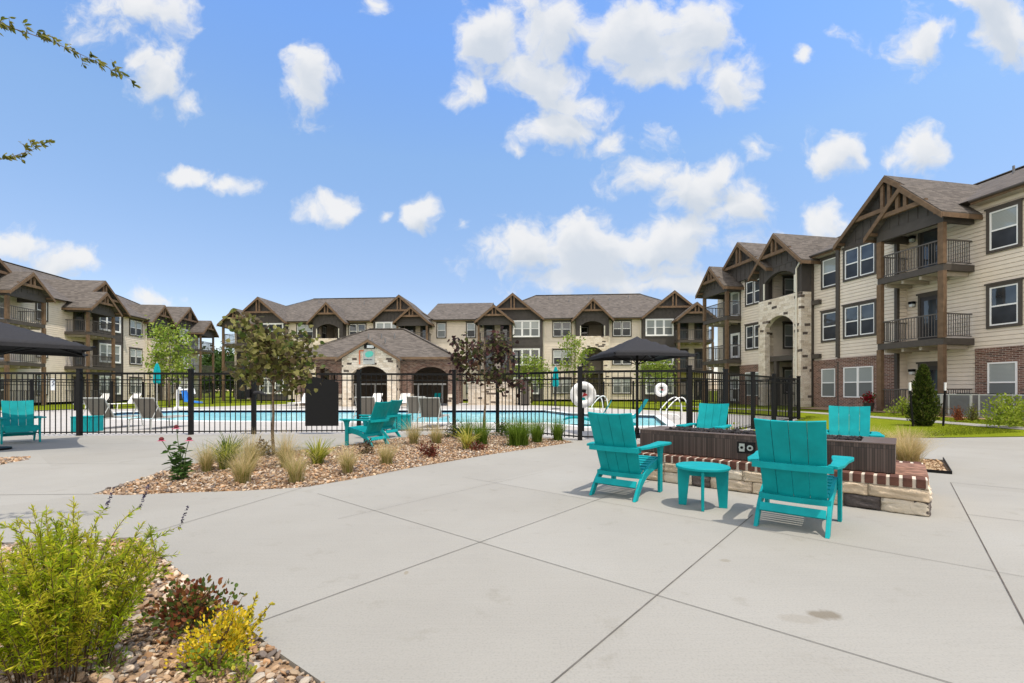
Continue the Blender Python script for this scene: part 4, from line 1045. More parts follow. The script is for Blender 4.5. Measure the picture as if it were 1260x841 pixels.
for (lb, loc, rz, s_) in (('turquoise cube side table behind the fence beside the left grey lounger', (-12.25,13.25,0), .15, .52), ('turquoise cube side table behind the pair of turquoise chairs at the fence', (-3.35,14.0,0), .1, .5)):
    r = tag(empty('cube_table', loc, rz), lb, 'table', 'turquoise cube tables')
    m = MB(); m.box(-s_/2,s_/2,-s_/2,s_/2,.415,.445); m.build('tabletop', M['teal'], r, .006)
    for k in range(4):
        m = MB(); a = k*math.pi/2; q = [(s_/2-.03,-s_/2+.01),(s_/2-.005,-s_/2+.01),(s_/2-.005,s_/2-.035),(s_/2-.03,s_/2-.035)]
        m.prism_z([(x*math.cos(a)-y*math.sin(a), x*math.sin(a)+y*math.cos(a)) for x, y in q], .0, .414); m.build('side_panel', M['teal'], r, .004)

# ================================================================== firepit
fp = tag(empty('firepit', tuple(RC), math.atan2(A.y, A.x)), 'long firepit with pale split stone base, red brick ledge and dark ribbed box', 'firepit')
# local: x along A (to the left end), y negative = away (B); build in terms of (a, b) -> (a, -b)
LN, DP = 3.35, 1.4
blk = []; bc_ = []
def stones(axis, length, rows, other0, depth, sgn):
    for (z0, z1) in rows:
        s = 0
        while s < length-.05:
            l_ = random.choice((.22,.3,.36,.42,.46)); 
            if length-s-l_ < .16: l_ = length-s
            blk.append((axis, s, s+l_, z0, z1, other0, sgn)); s += l_
stones('x', LN, ((0,.135),(.135,.255)), 0, .1, 1)
stones('y', DP, ((0,.135),(.135,.255)), 0, .1, 1); stones('y', DP, ((0,.135),(.135,.255)), LN, .1, 1)
random.seed(3)
VV, FF, CC = [], [], []
pal = [(.66,.54,.40),(.60,.49,.355),(.70,.59,.45),(.58,.465,.33),(.64,.56,.44)]
nb = 0
for (ax, s0, s1, z0, z1, o0, sgn) in blk:
    bmx = bmesh.new(); bmesh.ops.create_cube(bmx, size=1); bmesh.ops.subdivide_edges(bmx, edges=bmx.edges, cuts=8, use_grid_fill=True)
    g = .003; sx, sz = s1-s0-2*g, z1-z0-2*g
    col = (.115,.095,.085) if random.random() < .09 else random.choice(pal); f_ = random.uniform(.88,1.1)
    if ax == 'x' and abs(z0) < .01 and s0 <= .62 < s1: col = (.10,.085,.08)
    elif ax == 'x' and s0 < .6: col = random.choice(pal)
    ph = random.uniform(0,50)
    from mathutils import noise as mnoise
    for v in bmx.verts:
        x, y, z = v.co
        edge = max(abs(x), abs(z))*2
        q = abs(mnoise.noise(Vector((x*3+ph, z*2.2, 4))))*.034 - abs(mnoise.noise(Vector((x*7+ph, z*5+ph, 7))))*.026 + mnoise.noise(Vector((x*15+ph, z*11, 3)))*.007
        rnd = max(0, edge-.86)/.14
        out = .055 if y > 0 else 0
        yy_ = y*.11 + (q + .008 - rnd*rnd*.012 if y > .3 else 0)
        X, Y, Z = (x*sx+(s0+s1)/2, yy_, z*sz+(z0+z1)/2)
        if ax == 'x': v.co = (X, Y-.055+o0, Z)
        else: v.co = (o0+(-Y+.055 if o0 == 0 else Y-.055), -X, Z)
    b0 = len(VV); bmx.verts.index_update()
    VV += [v.co[:] for v in bmx.verts]; FF += [[b0+v.index for v in f.verts] for f in bmx.faces]; CC += [tuple(c*f_ for c in col)]*len(bmx.verts); bmx.free()
me = attr_mesh('stone_wall', np.array(VV), np.array(FF), np.array(CC), M['block'], True)
bm_ = bmesh.new(); bm_.from_mesh(me); bmesh.ops.recalc_face_normals(bm_, faces=bm_.faces); bm_.to_mesh(me); bm_.free()
link('stone_wall', me, fp)
m = MB(); m.box(.04,LN-.04,-DP+.04,-.04,0,.25); m.box(.012,LN-.012,-DP+.012,-.012,.256,.343); mo = m.build('mortar_core', M['mortar'], fp)
m = MB(); k = int(LN/.098)
def brickbox(x0,x1,y0,y1):
    j = random.uniform(-.003,.003); m.box(x0,x1,y0+j,y1+j,.262,.350+random.uniform(-.003,.003))
for i in range(k):
    x = .012+(LN-.024)*i/k; w_ = (LN-.024)/k; brickbox(x+.014, x+w_-.014, -.21, .004); brickbox(x+.014, x+w_-.014, -DP-.004, -DP+.2)
k = int((DP-.44)/.098)
for i in range(k):
    y = -.225-(DP-.44)*i/k; w_ = (DP-.44)/k
    m.box(LN-.2,LN+.004,y-w_+.014,y-.014,.262,.35)
M['ledge_brick'] = plain('ledge_brick', (.105,.048,.034), .85, .2, var=.35, scale=9, bmp=.4)
m.build('brick_ledge', M['ledge_brick'], fp, .005)
m = MB(); m.box(.0,LN-.21,-DP+.21,-.22,.27,.352); m.build('flagstone_top', plain('brown_flagstone', (.24,.13,.09), .85, .2, var=.45, scale=12, bmp=1.0, bscale=35), fp)
bx0, bx1, by0, by1, bz0, bz1 = .25, 2.97, -.17, -.87, .357, .655
m = MB(); m.box(bx0,bx1,by1,by0,bz0,bz1-.012); m.mi = 1
m.box(bx0-.006,bx1+.006,by0-.10,by0+.006,bz1-.011,bz1+.004); m.box(bx0-.006,bx1+.006,by1-.006,by1+.10,bz1-.011,bz1+.004); m.box(bx0-.006,bx0+.28,by1+.101,by0-.101,bz1-.011,bz1+.004); m.box(bx1-.28,bx1+.006,by1+.101,by0-.101,bz1-.011,bz1+.004)
M['box_top'] = plain('dark_tile_top', (.12,.085,.068), .35, .5, var=.2, scale=60)
fb = m.build('fire_box', [M['tile'], M['box_top']], fp, .003)
m = MB(); xc = 1.62; m.mi = 0; m.box(xc-.10,xc+.10,by0-.01,by0+.012,.44,.575); m.mi = 1
m.box(xc+.015,xc+.075,by0+.013,by0+.02,.46,.555)
for dx in (-.045, .045):
    m.tube([(xc+dx,by0+.012,.508),(xc+dx,by0+.022,.508)], .034, 16)
m.mi = 0
for dx in (-.045, .045): m.tube([(xc+dx,by0+.022,.508),(xc+dx,by0+.032,.508)], .016, 12)
m.build('control_plate', [M['black_metal'], M['steel']], fp)
P = np.stack([RNG.uniform(bx0+.3,bx1-.3,420), RNG.uniform(by1+.12,by0-.12,420), np.full(420,bz1-.005)],1)
s_ = RNG.uniform(.012,.034,420); V = ICO_V[None]*(1+RNG.normal(0,.18,(420,len(ICO_V),1)))*s_[:,None,None]+P[:,None]; V[:,:,2] += RNG.uniform(-.004,.012,420)[:,None]
me = attr_mesh('lava_rock', V.reshape(-1,3), (ICO_F[None]+(np.arange(420)*len(ICO_V))[:,None,None]).reshape(-1,3), np.full((420*len(ICO_V),3),.02), M['lava'])
o = tag(link('lava_rock', me, fp), kind='stuff')

# ================================================================== pool furniture
def lounger(label, loc, rz, group, mat='sling', name='chaise_lounge'):
    """sling chaise; local +y points to the foot end"""
    t = tag(empty(name, loc, rz), label, 'lounger', group); key = mat
    if key in lounger.cache:
        for ch in kids(lounger.cache[key]): copy_tree(ch, t)
        return t
    y0, z0 = 0, .32; bt = Vector((0,-.40,.93)); b0 = Vector((0,0,.34))
    m = MB(); m.beam((0,.0,.335),(0,1.25,.335),.62,.012); m.build('seat', M[mat], t)
    m = MB(); m.beam(tuple(b0),tuple(bt),.64,.012); m.build('backrest', M[mat], t)
    f = MB()
    for sx in (-1,1):
        x = sx*.32; f.tube([(x,-.0,.34),(x,1.28,.34)], .019, 8); f.tube([(x,-.02,.345),(x,-.41,.95)], .019, 8); f.tube([(x,-.05,.34),(x,-.55,.33)], .017, 8); f.tube([(x,-.25,.68),(x,-.48,.33)], .012, 6)
    f.tube([(-.32,-.41,.95),(.32,-.41,.95)], .019, 8); f.tube([(-.32,1.28,.34),(.32,1.28,.34)], .019, 8)
    f.build('frame', M['grey_panel'] if mat == 'sling' else M['white'], t)
    for sx in (-1,1):
        for y in (-.5, 1.05):
            q = MB(); q.tube([(sx*.32,y,.33),(sx*.33,y+(.04 if y > 0 else -.04),0)], .018, 8); q.build('leg', M['grey_panel'] if mat == 'sling' else M['white'], t)
    lounger.cache[key] = t; return t
lounger.cache = {}
G1 = 'grey sling loungers on the pool deck'
lounger('grey sling lounger behind the fence, left one of the two near the turquoise cube', (-12.6, 14.2, 0), R(2), G1)
lounger('grey sling lounger behind the fence, right one of the two near the gate', (-11.0, 14.1, 0), R(0), G1)
lounger('grey sling lounger seen square from behind, right of the pair of turquoise chairs', (-2.55, 14.6, 0), R(-3), G1)
lounger('grey sling lounger half hidden by another, behind the turquoise cube', (-3.5, 17.0, 0), R(4), G1)
lounger('grey sling lounger seen between the fence post and turquoise chair backs', (-4.95, 15.8, 0), R(0), G1)
G2 = 'white loungers by the pool house'
for lb, p in (('white lounger before the left arch of the pool house', (-14.0, 31.0)), ('white lounger in front of the left stone pier of the pool house', (-12.3, 30.8)), ('white lounger before the central arch of the pool house', (-9.2, 30.9)), ('white lounger in front of the right stone pier of the pool house', (-7.3, 30.8)), ('white lounger on the deck left of the blue lift seat', (-24.4, 29.4)), ('white lounger farthest left on the far deck', (-26.0, 29.0))):
    lounger(lb, (*p, 0), R(168), G2, 'sling_white')

def ledge_lounger(label, loc, rz):
    t = tag(empty('ledge_lounger', loc, rz), label, 'lounger', 'turquoise moulded loungers at the pool ledge')
    c = bezier([(1.15,.20),(.75,.36),(.45,.30),(.25,.10),(-.05,.05),(-.20,.30),(-.50,.86)], 22); up = [(y, z) for y, z in c]
    lo = [(y+(.03 if i > 15 else 0), max(-.14, z-.06 if i < 18 else z-.05)) for i, (y, z) in enumerate(c)][::-1]
    m = MB(); m.prism_x(up+lo, -.32, .32); m.build('shell', M['teal'], t, .012)
    m = MB(); m.box(-.28,.28,-.12,.95,-.14,-.015); m.build('base', M['teal'], t, .02)
ledge_lounger('turquoise moulded lounger in the shallow pool, right one with its back raised', (4.45, 16.9, 0), R(85))
ledge_lounger('turquoise moulded lounger in the shallow pool, left one behind the near chair', (2.95, 15.9, 0), R(80))

def canopy(label, loc, rz, half, zt, ze):
    t = tag(empty('shade_canopy', loc, rz), label, 'shade canopy', 'dark square shade canopies')
    m = MB(); n_ = 12; vs = []; 
    for i in range(n_+1):
        for j in range(n_+1):
            u, v = 2*i/n_-1, 2*j/n_-1; r_ = max(abs(u), abs(v)); k = min(abs(u), abs(v))/max(r_, 1e-6)
            pull = 1-.07*(1-k**2)*r_; vs.append((u*half*pull, v*half*pull, ze+(zt-ze)*(1-r_)+.02*r_*(1-k)))
    vs = [(x, y, z - (.10 if False else 0)) for x, y, z in vs]
    fs = [(i*(n_+1)+j, (i+1)*(n_+1)+j, (i+1)*(n_+1)+j+1, i*(n_+1)+j+1) for i in range(n_) for j in range(n_)]
    m.add(vs, fs); o = m.build('canopy', M['black_fabric'], t, 0, True); sol = o.modifiers.new('cloth', 'SOLIDIFY'); sol.thickness = .012
    v = MB()
    for s0 in range(4):
        a = s0*math.pi/2; pts = [vs[k*(n_+1)] for k in range(n_+1)]
        for p, q in zip(pts[:-1], pts[1:]):
            rot = lambda w_: (w_[0]*math.cos(a)-w_[1]*math.sin(a), w_[0]*math.sin(a)+w_[1]*math.cos(a))
            P_, Q_ = rot(p), rot(q); v.add([(*P_, p[2]+.0), (*Q_, q[2]+.0), (*Q_, q[2]-.07), (*P_, p[2]-.07)], [(0,1,2,3)])
    o = v.build('valance', M['black_fabric'], t); sol = o.modifiers.new('cloth', 'SOLIDIFY'); sol.thickness = .006
    for k in range(4):
        a = R(45)+k*math.pi/2; e_ = half*1.414; m = MB(); m.tube([(0,0,zt-.10),(math.cos(a)*e_*.5,math.sin(a)*e_*.5,(zt+ze)/2-.12),(math.cos(a)*e_*.93,math.sin(a)*e_*.93,ze-.02),(math.cos(a)*(e_+.05),math.sin(a)*(e_+.05),ze-.01)], .022, 8); m.build('rib', M['black_metal'], t)
        m = MB(); m.tube([(0,0,zt-.75),(math.cos(a)*e_*.55,math.sin(a)*e_*.55,(zt+ze)/2-.17)], .014, 6); m.build('strut', M['black_metal'], t)
    m = MB(); m.tube([(0,0,.0),(0,0,zt-.02)], .035, 12); m.build('post', M['black_metal'], t)
    m = MB(); m.lathe([(.0,0),(.30,0),(.30,.04),(.06,.07),(.06,.2),(0,.2)], 24); m.build('base', M['black_metal'], t)
canopy('dark square shade canopy on a single black post behind the pool fence on the right', (3.27, 12.0, 0), R(10), 1.04, 2.60, 2.08)
canopy('dark shade canopy cut off by the left edge above the turquoise chair', (-10.4, 9.15, 0), R(45), 1.45, 2.62, 2.06)

for lb, p, h in (('closed turquoise umbrella on the far deck in front of the left building', (-21.8, 28.2), 2.85), ('closed turquoise umbrella on the far deck left of the white life ring', (2.7, 28.4), 2.65)):
    t = tag(empty('closed_umbrella', (*p, 0)), lb, 'umbrella', 'closed turquoise umbrellas')
    m = MB(); n_ = 16; rows = [(h-1.25,.13),(h-1.15,.17),(h-.8,.15),(h-.5,.145),(h-.25,.11),(h-.05,.05),(h,.02)]; vs = []
    for z, r_ in rows: vs += [(r_*(1+.22*(-1)**j)*math.cos(6.283*j/n_), r_*(1+.22*(-1)**j)*math.sin(6.283*j/n_), z) for j in range(n_)]
    m.add(vs, [(i*n_+j, i*n_+(j+1) % n_, (i+1)*n_+(j+1) % n_, (i+1)*n_+j) for i in range(len(rows)-1) for j in range(n_)]); m.build('canopy', M['teal'], t)
    m = MB(); m.tube([(0,0,0),(0,0,h+.08)], .03, 8); m.build('pole', M['steel'], t); m = MB(); m.lathe([(0,0),(.28,0),(.28,.06),(0,.1)], 20); m.build('base', M['ac'], t)

for lb, p, z in (('large white life ring on a stand just behind the front fence', (2.06, 13.3), 1.06), ('small white life ring on a post at the far side of the pool', (8.1, 24.9), 1.2)):
    t = tag(empty('life_ring', (*p, 0)), lb, 'life ring', 'white life rings')
    m = MB(); R0, r0 = .275, .105; vs = []; nu, nv_ = 32, 12
    for i in range(nu):
        for j in range(nv_):
            a, b = 6.283*i/nu, 6.283*j/nv_; q = R0+r0*math.cos(b); vs.append((q*math.cos(a), r0*.8*math.sin(b), z+q*math.sin(a)))
    m.add(vs, [(i*nv_+j, ((i+1) % nu)*nv_+j, ((i+1) % nu)*nv_+(j+1) % nv_, i*nv_+(j+1) % nv_) for i in range(nu) for j in range(nv_)]); m.build('ring', M['white'], t, 0, True)
    m = MB(); m.mi = 0; m.box(-.19,.19,.02,.04,z-.19,z+.19); m.mi = 1; m.prism_y([(-.02,z-.06),(.13,z-.02),(.11,z+.02),(.02,z+.06)],.005,.018); m.mi = 2; m.prism_y([(-.10,z+.10),(.0,z+.16),(.09,z+.14),(.08,z+.05),(-.02,z+.07)],.006,.019); m.mi = 3; m.prism_y([(-.12,z-.16),(.07,z-.15),(.04,z-.08),(-.08,z-.09)],.004,.017)
    m.build('sign', [M['white'], M['red'], M['black_metal'], M['teal']], t)
    m = MB(); m.box(-.04,.04,.05,.13,0,z+.45); m.build('post', M['black_metal'], t)

def handrail(label, loc, rz):
    t = tag(empty('pool_handrail', loc, rz), label, 'handrail', 'white pool handrails')
    for s in (-.25, .25):
        m = MB(); P_ = bezier([(.65,s,0),(.68,s,1.25),(.2,s,.95),(-.15,s,.55)], 10) + bezier([(-.2,s,.5),(-.48,s,.22),(-.1,s,.22),(.05,s,.22)], 8) + bezier([(.12,s,.21),(.28,s,.18),(.3,s,0)], 4); m.tube(P_, .024, 8); m.build('rail', M['white'], t, 0, True)
handrail('white looped handrail at the right end of the pool by the canopy post', (6.4, 18.6, 0), R(8))
handrail('white looped handrail partly behind the near chair back', (4.2, 23.4, 0), R(20))
t = tag(empty('pool_lift', (-20.6, 29.0, 0), R(15)), 'white pool lift with a bright blue seat at the far edge of the pool', 'pool lift')
m = MB(); m.box(-.55,.2,-.25,.25,0,.14); m.build('base', M['white'], t, .02); m = MB(); m.tube([(-.45,0,.1),(-.45,0,1.15),(-.3,0,1.35)], .075, 10); m.tube([(-.35,0,1.2),(.45,0,1.25),(.5,0,.95)], .05, 8); m.build('mast', M['white'], t)
m = MB(); m.prism_y([(-.05,.45),(.85,.35),(.88,.43),(.15,.55),(-.02,1.15),(-.16,1.12)], -.26, .26); m.build('seat', M['blue'], t, .02)

# black lamp post, dark cabinet, far stone counter
t = tag(empty('lamp_post', (.55, 36.5, 0)), 'black lamp post with a hanging lantern beyond the pool', 'lamp post')
m = MB(); m.tube([(0,0,0),(0,0,4.3)], .07, 10); m.tube([(0,0,4.2),(-.35,0,4.3),(-.5,0,4.1)], .03, 8); m.build('pole', M['black_metal'], t); m = MB(); m.lathe([(0,3.3),(.13,3.35),(.19,3.85),(.26,3.9),(.05,4.1),(0,4.1)], 8, (-.5,0,0)); m.build('lantern', M['black_metal'], t)
t = tag(empty('stone_counter', (-.9, 37.2, 0), R(-8)), 'pale stone outdoor counter on the far side of the pool', 'counter'); m = MB(); m.box(-2.6,2.4,-.5,.5,0,1.75); m.build('body', M['stone'], t); m = MB(); m.box(-2.7,2.5,-.6,.6,1.752,1.83); m.build('top', M['cream_trim'], t, .01)
t = tag(empty('dark_cabinet', (1.0, 35.4, 0)), 'tall black cabinet beside the stone counter beyond the pool', 'cabinet'); m = MB(); m.box(-.3,.3,-.3,.3,0,1.95); m.build('body', M['black_metal'], t, .02); m = MB(); m.box(-.27,-.01,-.315,-.301,.1,1.85); m.box(.01,.27,-.315,-.301,.1,1.85); m.build('door', M['trim_dark'], t)

# air conditioners, stakes
nA = Vector((-.982,-.187)); dA = Vector((.187,-.982))
for k, lb in enumerate(('first grey air conditioner, leftmost of the row by the brick wall', 'second grey air conditioner from the left in the row by the brick wall', 'third grey air conditioner from the left in the row by the brick wall', 'fourth grey air conditioner, rightmost in view by the brick wall')):
    s_ = 8.75+k*.98; p = Vector((17.81,27.3))+dA*s_+nA*2.55
    t = tag(empty('air_conditioner', (p.x, p.y, .2), math.atan2(dA.y, dA.x)), lb, 'air conditioner', 'air conditioners along the brick wall')
    m = MB(); m.box(-.43,.43,-.4,.4,0,.06); m.build('pad', M['concrete'], t)
    m = MB(); m.box(-.38,.38,-.36,.36,.061,.80)
    for i in range(16): z = .1+i*.042; m.box(-.36,.36,-.372,-.361,z,z+.018)
    m.build('cabinet', M['ac'], t, .012); m = MB(); m.box(-.385,-.33,-.378,-.33,.065,.81); m.box(.33,.385,-.378,-.33,.065,.81); m.box(-.39,.39,-.37,.37,.801,.84); m.build('frame', M['grey_panel'], t)
    m = MB(); m.tube([(0,0,.841),(0,0,.87)], .3, 20); m.build('fan_guard', M['black_metal'], t)
for lb, x, y, tl in (('thin black stake with white tip left of the cone shaped evergreen', 11.95, 13.75, .03), ('thin black stake with white tip right of the cone shaped evergreen', 12.95, 13.75, -.02)):
    t = tag(empty('tree_stake', (x, y, .08)), lb, 'stake', 'tree stakes'); m = MB(); m.tube([(tl*2,0,0),(-tl,0,1.1)], .028, 8); m.build('shaft', M['black_metal'], t); m = MB(); m.tube([(-tl,0,1.1),(-tl*1.2,0,1.34)], .03, 8); m.build('tip', M['white'], t)
# ================================================================== plants
def unit(v): return v/np.maximum(np.linalg.norm(v, axis=-1, keepdims=True), 1e-9)
SHAPES = {'lance': ((.38,.5),(.70,.36)), 'oval': ((.30,.46),(.68,.46)), 'heart': ((.06,.46),(.55,.44))}
def leaves(P, D, Lh, W, cols, shape='lance', fold=.25, U=None, cj=.25, droop=0.0):
    """P base points, D directions; each leaf is two quads folded along the midrib"""
    k = len(P); D = unit(D)
    if U is None: U = RNG.normal(size=(k,3)) + np.array([0,0,.9])
    S = unit(np.cross(D, U)); Nn = np.cross(S, D)
    (t1,w1),(t2,w2) = SHAPES[shape]; Lh = np.broadcast_to(Lh,(k,))[:,None]; W = np.broadcast_to(W,(k,))[:,None]
    pt = lambda t, w_: P + D*Lh*t + S*W*w_ + Nn*(abs(w_)*W*fold - droop*Lh*t*t)
    V = np.stack([pt(0,0), pt(t1,w1), pt(t2,w2), pt(1,0), pt(t2,-w2), pt(t1,-w1)], 1).reshape(-1,3)
    F = (np.array([[0,1,2,3],[0,3,4,5]])[None]+(np.arange(k)*6)[:,None,None]).reshape(-1,4)
    pal = np.array(cols); C = pal[RNG.integers(0,len(pal),k)]*RNG.uniform(1-cj,1+cj,(k,1))
    return V, F, np.repeat(C, 6, 0)
def merge(parts):
    V, F, C, b = [], [], [], 0
    for v, f, c in parts: V.append(v); F.append(f+b); C.append(c); b += len(v)
    return np.concatenate(V), np.concatenate(F), np.concatenate(C)
def leafobj(name, parts, parent=None, mat='leaf'):
    return link(name, attr_mesh(name, *merge(parts), M[mat]), parent)
def plant(name, label, cat, loc, group=None, rz=None):
    return tag(empty(name, tuple(loc), RNG.uniform(0,6.28) if rz is None else rz), label, cat, group)

def feather_grass(label, loc, h, spread, cols=((.58,.44,.22),(.50,.40,.18),(.38,.34,.12),(.66,.53,.30)), n=400, group='feather grass clumps', base=((.22,.25,.05),(.34,.31,.10)), name='feather_grass', cat='grass clump', wd=.0021, lean=.95):
    t = plant(name, label, cat, loc, group)
    P = np.stack([RNG.normal(0,spread*.14,n), RNG.normal(0,spread*.14,n), np.zeros(n)],1)
    def arc(n_, P, hh, lean, cols, wd, seg=4):
        a = np.arctan2(P[:,1],P[:,0])+RNG.normal(0,.8,n_); H = hh*RNG.uniform(.55,1.1,n_); ln = lean*RNG.uniform(.1,1,n_)
        d = np.stack([np.cos(a),np.sin(a),np.zeros(n_)],1); s = np.stack([-np.sin(a),np.cos(a),np.zeros(n_)],1); rows = []
        for i in range(seg+1):
            q = i/seg; c = P+d*(ln*H*(q**1.8))[:,None]; c[:,2] += H*(q-.28*ln*q*q); w_ = wd*(1-.75*q); rows += [c-s*w_, c+s*w_]
        V = np.stack(rows,1).reshape(-1,3); nv = 2*(seg+1); F = np.array([[2*i,2*i+1,2*i+3,2*i+2] for i in range(seg)])
        F = (F[None]+(np.arange(n_)*nv)[:,None,None]).reshape(-1,4); pal = np.array(cols); C = pal[RNG.integers(0,len(pal),n_)]*RNG.uniform(.8,1.2,(n_,1)); return V, F, np.repeat(C,nv,0)
    leafobj('blade_tuft', [arc(n,P,h,lean,cols,wd)], t, 'blade')
    k = int(n*.5); leafobj('green_base', [arc(k,P[:k]*1.1,h*.62,lean*.8,base,wd*1.3)], t, 'blade')
    return t
def sword_plant(label, loc, h, cols, n=60, group='striped sword leaved plants', wd=.011, name='sword_leaf_plant'):
    return_ = feather_grass(label, loc, h*1.45, .25, cols, int(n*1.5), group, cols, name, 'plant', wd, 1.15); return return_
def shrub(label, loc, r, h, cols, n, lf, name='shrub', group=None, shape='oval', cat='shrub', stems=7, hollow=.35, upright=.3, w_=.55, cj=.3, clump=9):
    t = plant(name, label, cat, loc, group)
    cc = RNG.normal(size=(clump,3)); cc[:,2] = np.abs(cc[:,2]); cc = unit(cc)*RNG.uniform(.35,.75,(clump,1))
    P = cc[RNG.integers(0,clump,n)] + RNG.normal(0,.24,(n,3)); P[:,2] = np.abs(P[:,2])
    rad = np.linalg.norm(P,axis=1); P = P*np.where(rad < hollow, hollow/np.maximum(rad,.05), 1)[:,None]; rad = np.linalg.norm(P,axis=1)
    P *= np.where(rad > 1.08, 1.08/rad, 1)[:,None]
    P *= np.array([r,r,h]); P[:,2] = np.maximum(P[:,2], .02)
    D = unit(P/np.array([r,r,h])+RNG.normal(0,.55,(n,3))+np.array([0,0,upright])); L_ = lf*RNG.uniform(.6,1.2,n)
    leafobj('foliage', [leaves(P, D, L_, L_*w_, cols, shape, cj=cj)], t)
    m = MB()
    for k in range(stems):
        a = RNG.uniform(0,6.28); e_ = RNG.uniform(.3,.75); m.tube([(0.02*math.cos(a),.02*math.sin(a),0),(r*.4*e_*math.cos(a),r*.4*e_*math.sin(a),h*.5),(r*.8*e_*math.cos(a+.2),r*.8*e_*math.sin(a+.2),h*.85)], [.008,.006,.003], 5)
    m.build('stems', M['stem'], t); return t

def limb_pts(p, d, ln, n=5, wob=.12, up=.1):
    pts = [Vector(p)]; d = Vector(d).normalized()
    for i in range(n):
        d = (d+Vector((random.gauss(0,wob),random.gauss(0,wob),random.gauss(0,wob)+up))).normalized(); pts.append(pts[-1]+d*(ln/n))
    return pts
def tree(label, loc, h, cr, z0, cols, n, lf, trunk_r, name, shape='heart', group=None, nl=11, asp=.95, cj=.3, tuft=.2, clear=1.0, seed=1, cat='tree', squash=1.0):
    """trunk and limbs as one tapered skeleton, leaves gathered on the twigs"""
    random.seed(seed); t = plant(name, label, cat, loc, group, 0); m = MB(); tips = []
    tp = [(0,0,0)]; 
    for i in range(1,7): tp.append((random.gauss(0,.012*h*.5), random.gauss(0,.012*h*.5), (h*.93)*i/6))
    m.tube(tp, [trunk_r*(1-.14*i) for i in range(7)], 8)
    def trunk_at(z):
        f = z/(h*.93)*6; i = min(5,int(f)); return Vector(tp[i]).lerp(Vector(tp[i+1]), f-i)
    for k in range(nl):
        z = z0*.95+(h*.85-z0*.95)*((k+random.uniform(0,.6))/nl); a = k*2.4+random.uniform(-.3,.3); f = max(0, (z-z0)/(h-z0)); reach = cr*(1.02-.55*f**1.6)*random.uniform(.75,1.1)
        b = limb_pts(trunk_at(z), (math.cos(a),math.sin(a),random.uniform(.25,.7)), reach*1.1, 5, .10, .03); m.tube(b, [trunk_r*.38*(1-.17*i) for i in range(6)], 6)
        tips += b[2:]
        for q in range(3):
            s = b[random.choice((2,3,4))]; c = limb_pts(s, (math.cos(a+random.uniform(-1.3,1.3)),math.sin(a+random.uniform(-1.3,1.3)),random.uniform(-.1,.8)), reach*.5, 3, .15, .05); m.tube(c, [trunk_r*.16*(1-.25*i) for i in range(4)], 5); tips += c[1:]
    tips += [Vector(tp[6]), Vector(tp[5])]
    m.build('trunk', M['bark'], t, 0, True)
    T_ = np.array([q[:] for q in tips]); P = T_[RNG.integers(0,len(T_),n)]+RNG.normal(0,tuft*cr,(n,3)); P[:,2] = np.maximum(P[:,2], z0*.9)
    D = RNG.normal(size=(n,3))+np.array([0,0,-.35]); L_ = lf*RNG.uniform(.6,1.15,n)
    leafobj('crown', [leaves(P, D, L_, L_*asp, cols, shape, cj=cj, fold=.18)], t); return t

